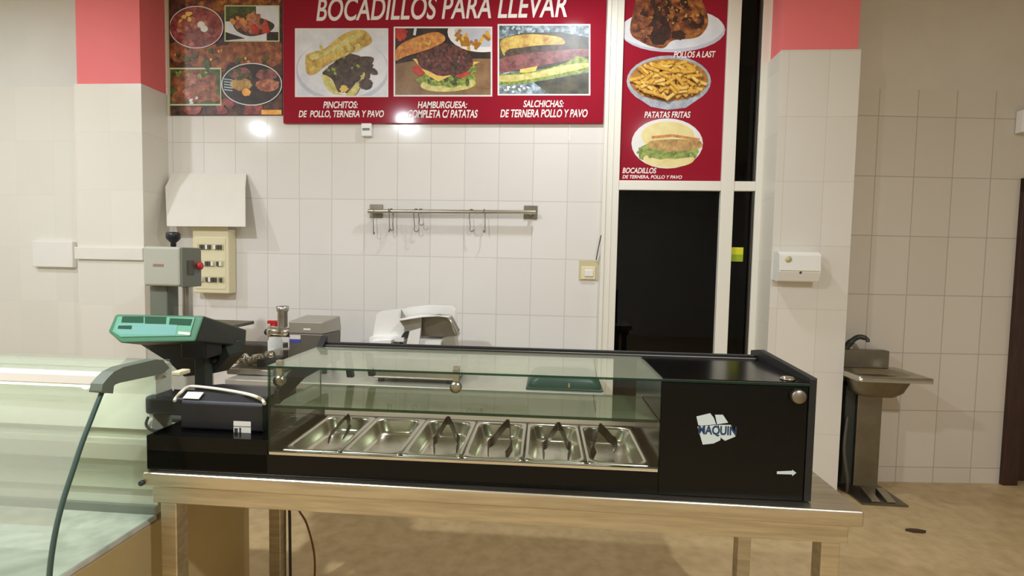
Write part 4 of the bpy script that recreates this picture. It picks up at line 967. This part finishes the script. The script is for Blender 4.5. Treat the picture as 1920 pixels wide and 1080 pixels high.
# slicer
yl = 3.02
sl = thing('meat_slicer', 'white aluminium meat slicer at the tiled wall behind the case', 'slicer', (-.84, 3.1, CZ))
def pr(name, px, y, dy, m_, bev=.004, tilt=0):
    q = [at(x, yy, y) for x, yy in px]
    mm = MB().prism(q, (0, dy, 0)); return mm.build(name, m_, sl, bev)
a, b = at(694, 724, yl-.12), at(858, 690, yl-.12)
MB().box(a.x, b.x, yl-.12, yl+.25, CZ+.025, at(770, 668, yl-.12).z).build('base', M['alu'], sl, .015, 3)
for x in (a.x+.05, b.x-.05): 
    for y in (yl-.07, yl+.2): MB().lathe((x, y, CZ+.0005), (0, 0, 1), [(0, 0), (.02, 0), (.018, .027), (0, .027)], 12).build('foot', M['charcoal'], sl)
pr('gauge_plate', [(698, 634), (706, 590), (712, 584), (752, 579), (758, 600), (757, 634)], yl+.10, .02, M['alu_w'])
pr('gauge_ledge', [(692, 640), (692, 632), (757, 634), (757, 641)], yl+.02, .12, M['alu_w'])
c_ = pr('control_block', [(690, 655), (694, 640), (734, 638), (730, 655)], yl-.03, .1, M['alu_w'])
for px in (701, 725):
    q = at(px, 649, yl-.03); MB().lathe((q.x, yl-.03, q.z), (0, -1, 0), [(0, 0), (.011, 0), (.009, .012), (0, .012)], 12).build('knob', M['rail'], c_)
pr('blade_guard', [(752, 634), (751, 581), (764, 577), (800, 573), (845, 575), (853, 582), (856, 606), (862, 625), (855, 636)], yl+.12, .05, M['alu_w'], .006)
pr('blade_cover', [(790, 630), (791, 594), (818, 591), (842, 594), (858, 622), (852, 632)], yl+.04, .079, M['steel_dk'], .004)
m = MB(); q = [at(746, 600, yl-.04), at(792, 593, yl-.04), at(822, 591, yl+.0), at(842, 594, yl+.0), at(846, 592, yl+.04), at(790, 590, yl+.10), at(756, 596, yl+.08)]
m.prism(q, (0, 0, -.006)); m.build('meat_table', M['alu_w'], sl, .001)
pr('push_plate', [(748, 600), (791, 596), (789, 616), (770, 621), (763, 621)], yl+.0, .012, M['alu'], .002)
pr('front_chute', [(768, 621), (789, 615), (784, 655), (760, 655)], yl-.02, .015, M['alu_w'], .002)
m = MB(); m.tube(bez([at(841, 595, yl), at(848, 608, yl-.005), at(856, 626, yl)], 5), .010, 10); m.build('handle_bar', M['chrome'], sl)
pr('carriage_arm', [(756, 625), (766, 618), (768, 628), (757, 640), (754, 655), (748, 655), (751, 634)], yl+.05, .02, M['charcoal'], .002)
pr('white_block', [(797, 655), (797, 640), (827, 640), (825, 655)], yl-.04, .08, M['white'])
pr('motor_block', [(736, 655), (737, 637), (757, 636), (757, 655)], yl+.05, .1, M['steel_dk'])
pr('rear_block', [(826, 660), (829, 634), (852, 632), (856, 660)], yl+.0, .1, M['grind'])
pr('blade_spike', [(751, 597), (752, 580), (762, 596)], yl+.06, .006, M['grind'], 0)
# green domed tub
yt = 2.98
a, b = at(990, 735, yt), at(1125, 743, yt); zt_ = at(1055, 696, yt).z
gt = thing('green_tub', 'dark green domed plastic tub seen through the case glass', 'tub', ((a.x+b.x)/2, yt, CZ))
m = MB(); hw = (b.x-a.x)/2; cx_ = (a.x+b.x)/2; z0_ = CZ+.001; hh = zt_-z0_
m.ring([rrect(cx_-hw*s_, cx_+hw*s_, yt-.1*s_, yt+.2*s_, .05*s_, z0_+hh*t) for s_, t in ((1, 0), (1, .25), (.95, .55), (.86, .8), (.72, .95), (.55, 1))], 0, True, True); m.build('dome', M['green_dk'], gt)
MB().box(cx_+.02, cx_+.03, yt-.103, yt-.099, z0_+.02, z0_+hh*.5).build('latch', M['steel'], gt)
MB().box(cx_-hw*1.04, cx_+hw*1.04, yt-.105, yt+.205, z0_+.0, z0_+.012).build('rim', M['green_dk'], gt, .004)

# ceiling fittings that carry the lamps
for i, (x, y, e, c) in enumerate(LAMPS):
    lab = ['round ceiling lamp nearest the window sign', 'round ceiling lamp above the vitrine', 'round ceiling lamp near the left wall', 'round ceiling lamp behind the viewpoint on the right', 'round ceiling lamp behind the viewpoint at the far left'][i]
    o = thing('ceiling_light', lab, 'lamp', (x, y, CEIL), 'round ceiling lamps')
    MB().lathe((x, y, CEIL-.0005), (0, 0, -1), [(0, 0), (.15, 0), (.15, .05), (.12, .05), (.12, .03), (0, .03)], 32).build('housing', M['white'], o)
    MB().lathe((x, y, CEIL-.032), (0, 0, -1), [(0, 0), (.118, 0), (.118, .012), (0, .02)], 32).build('diffuser', M['diffuser'], o)
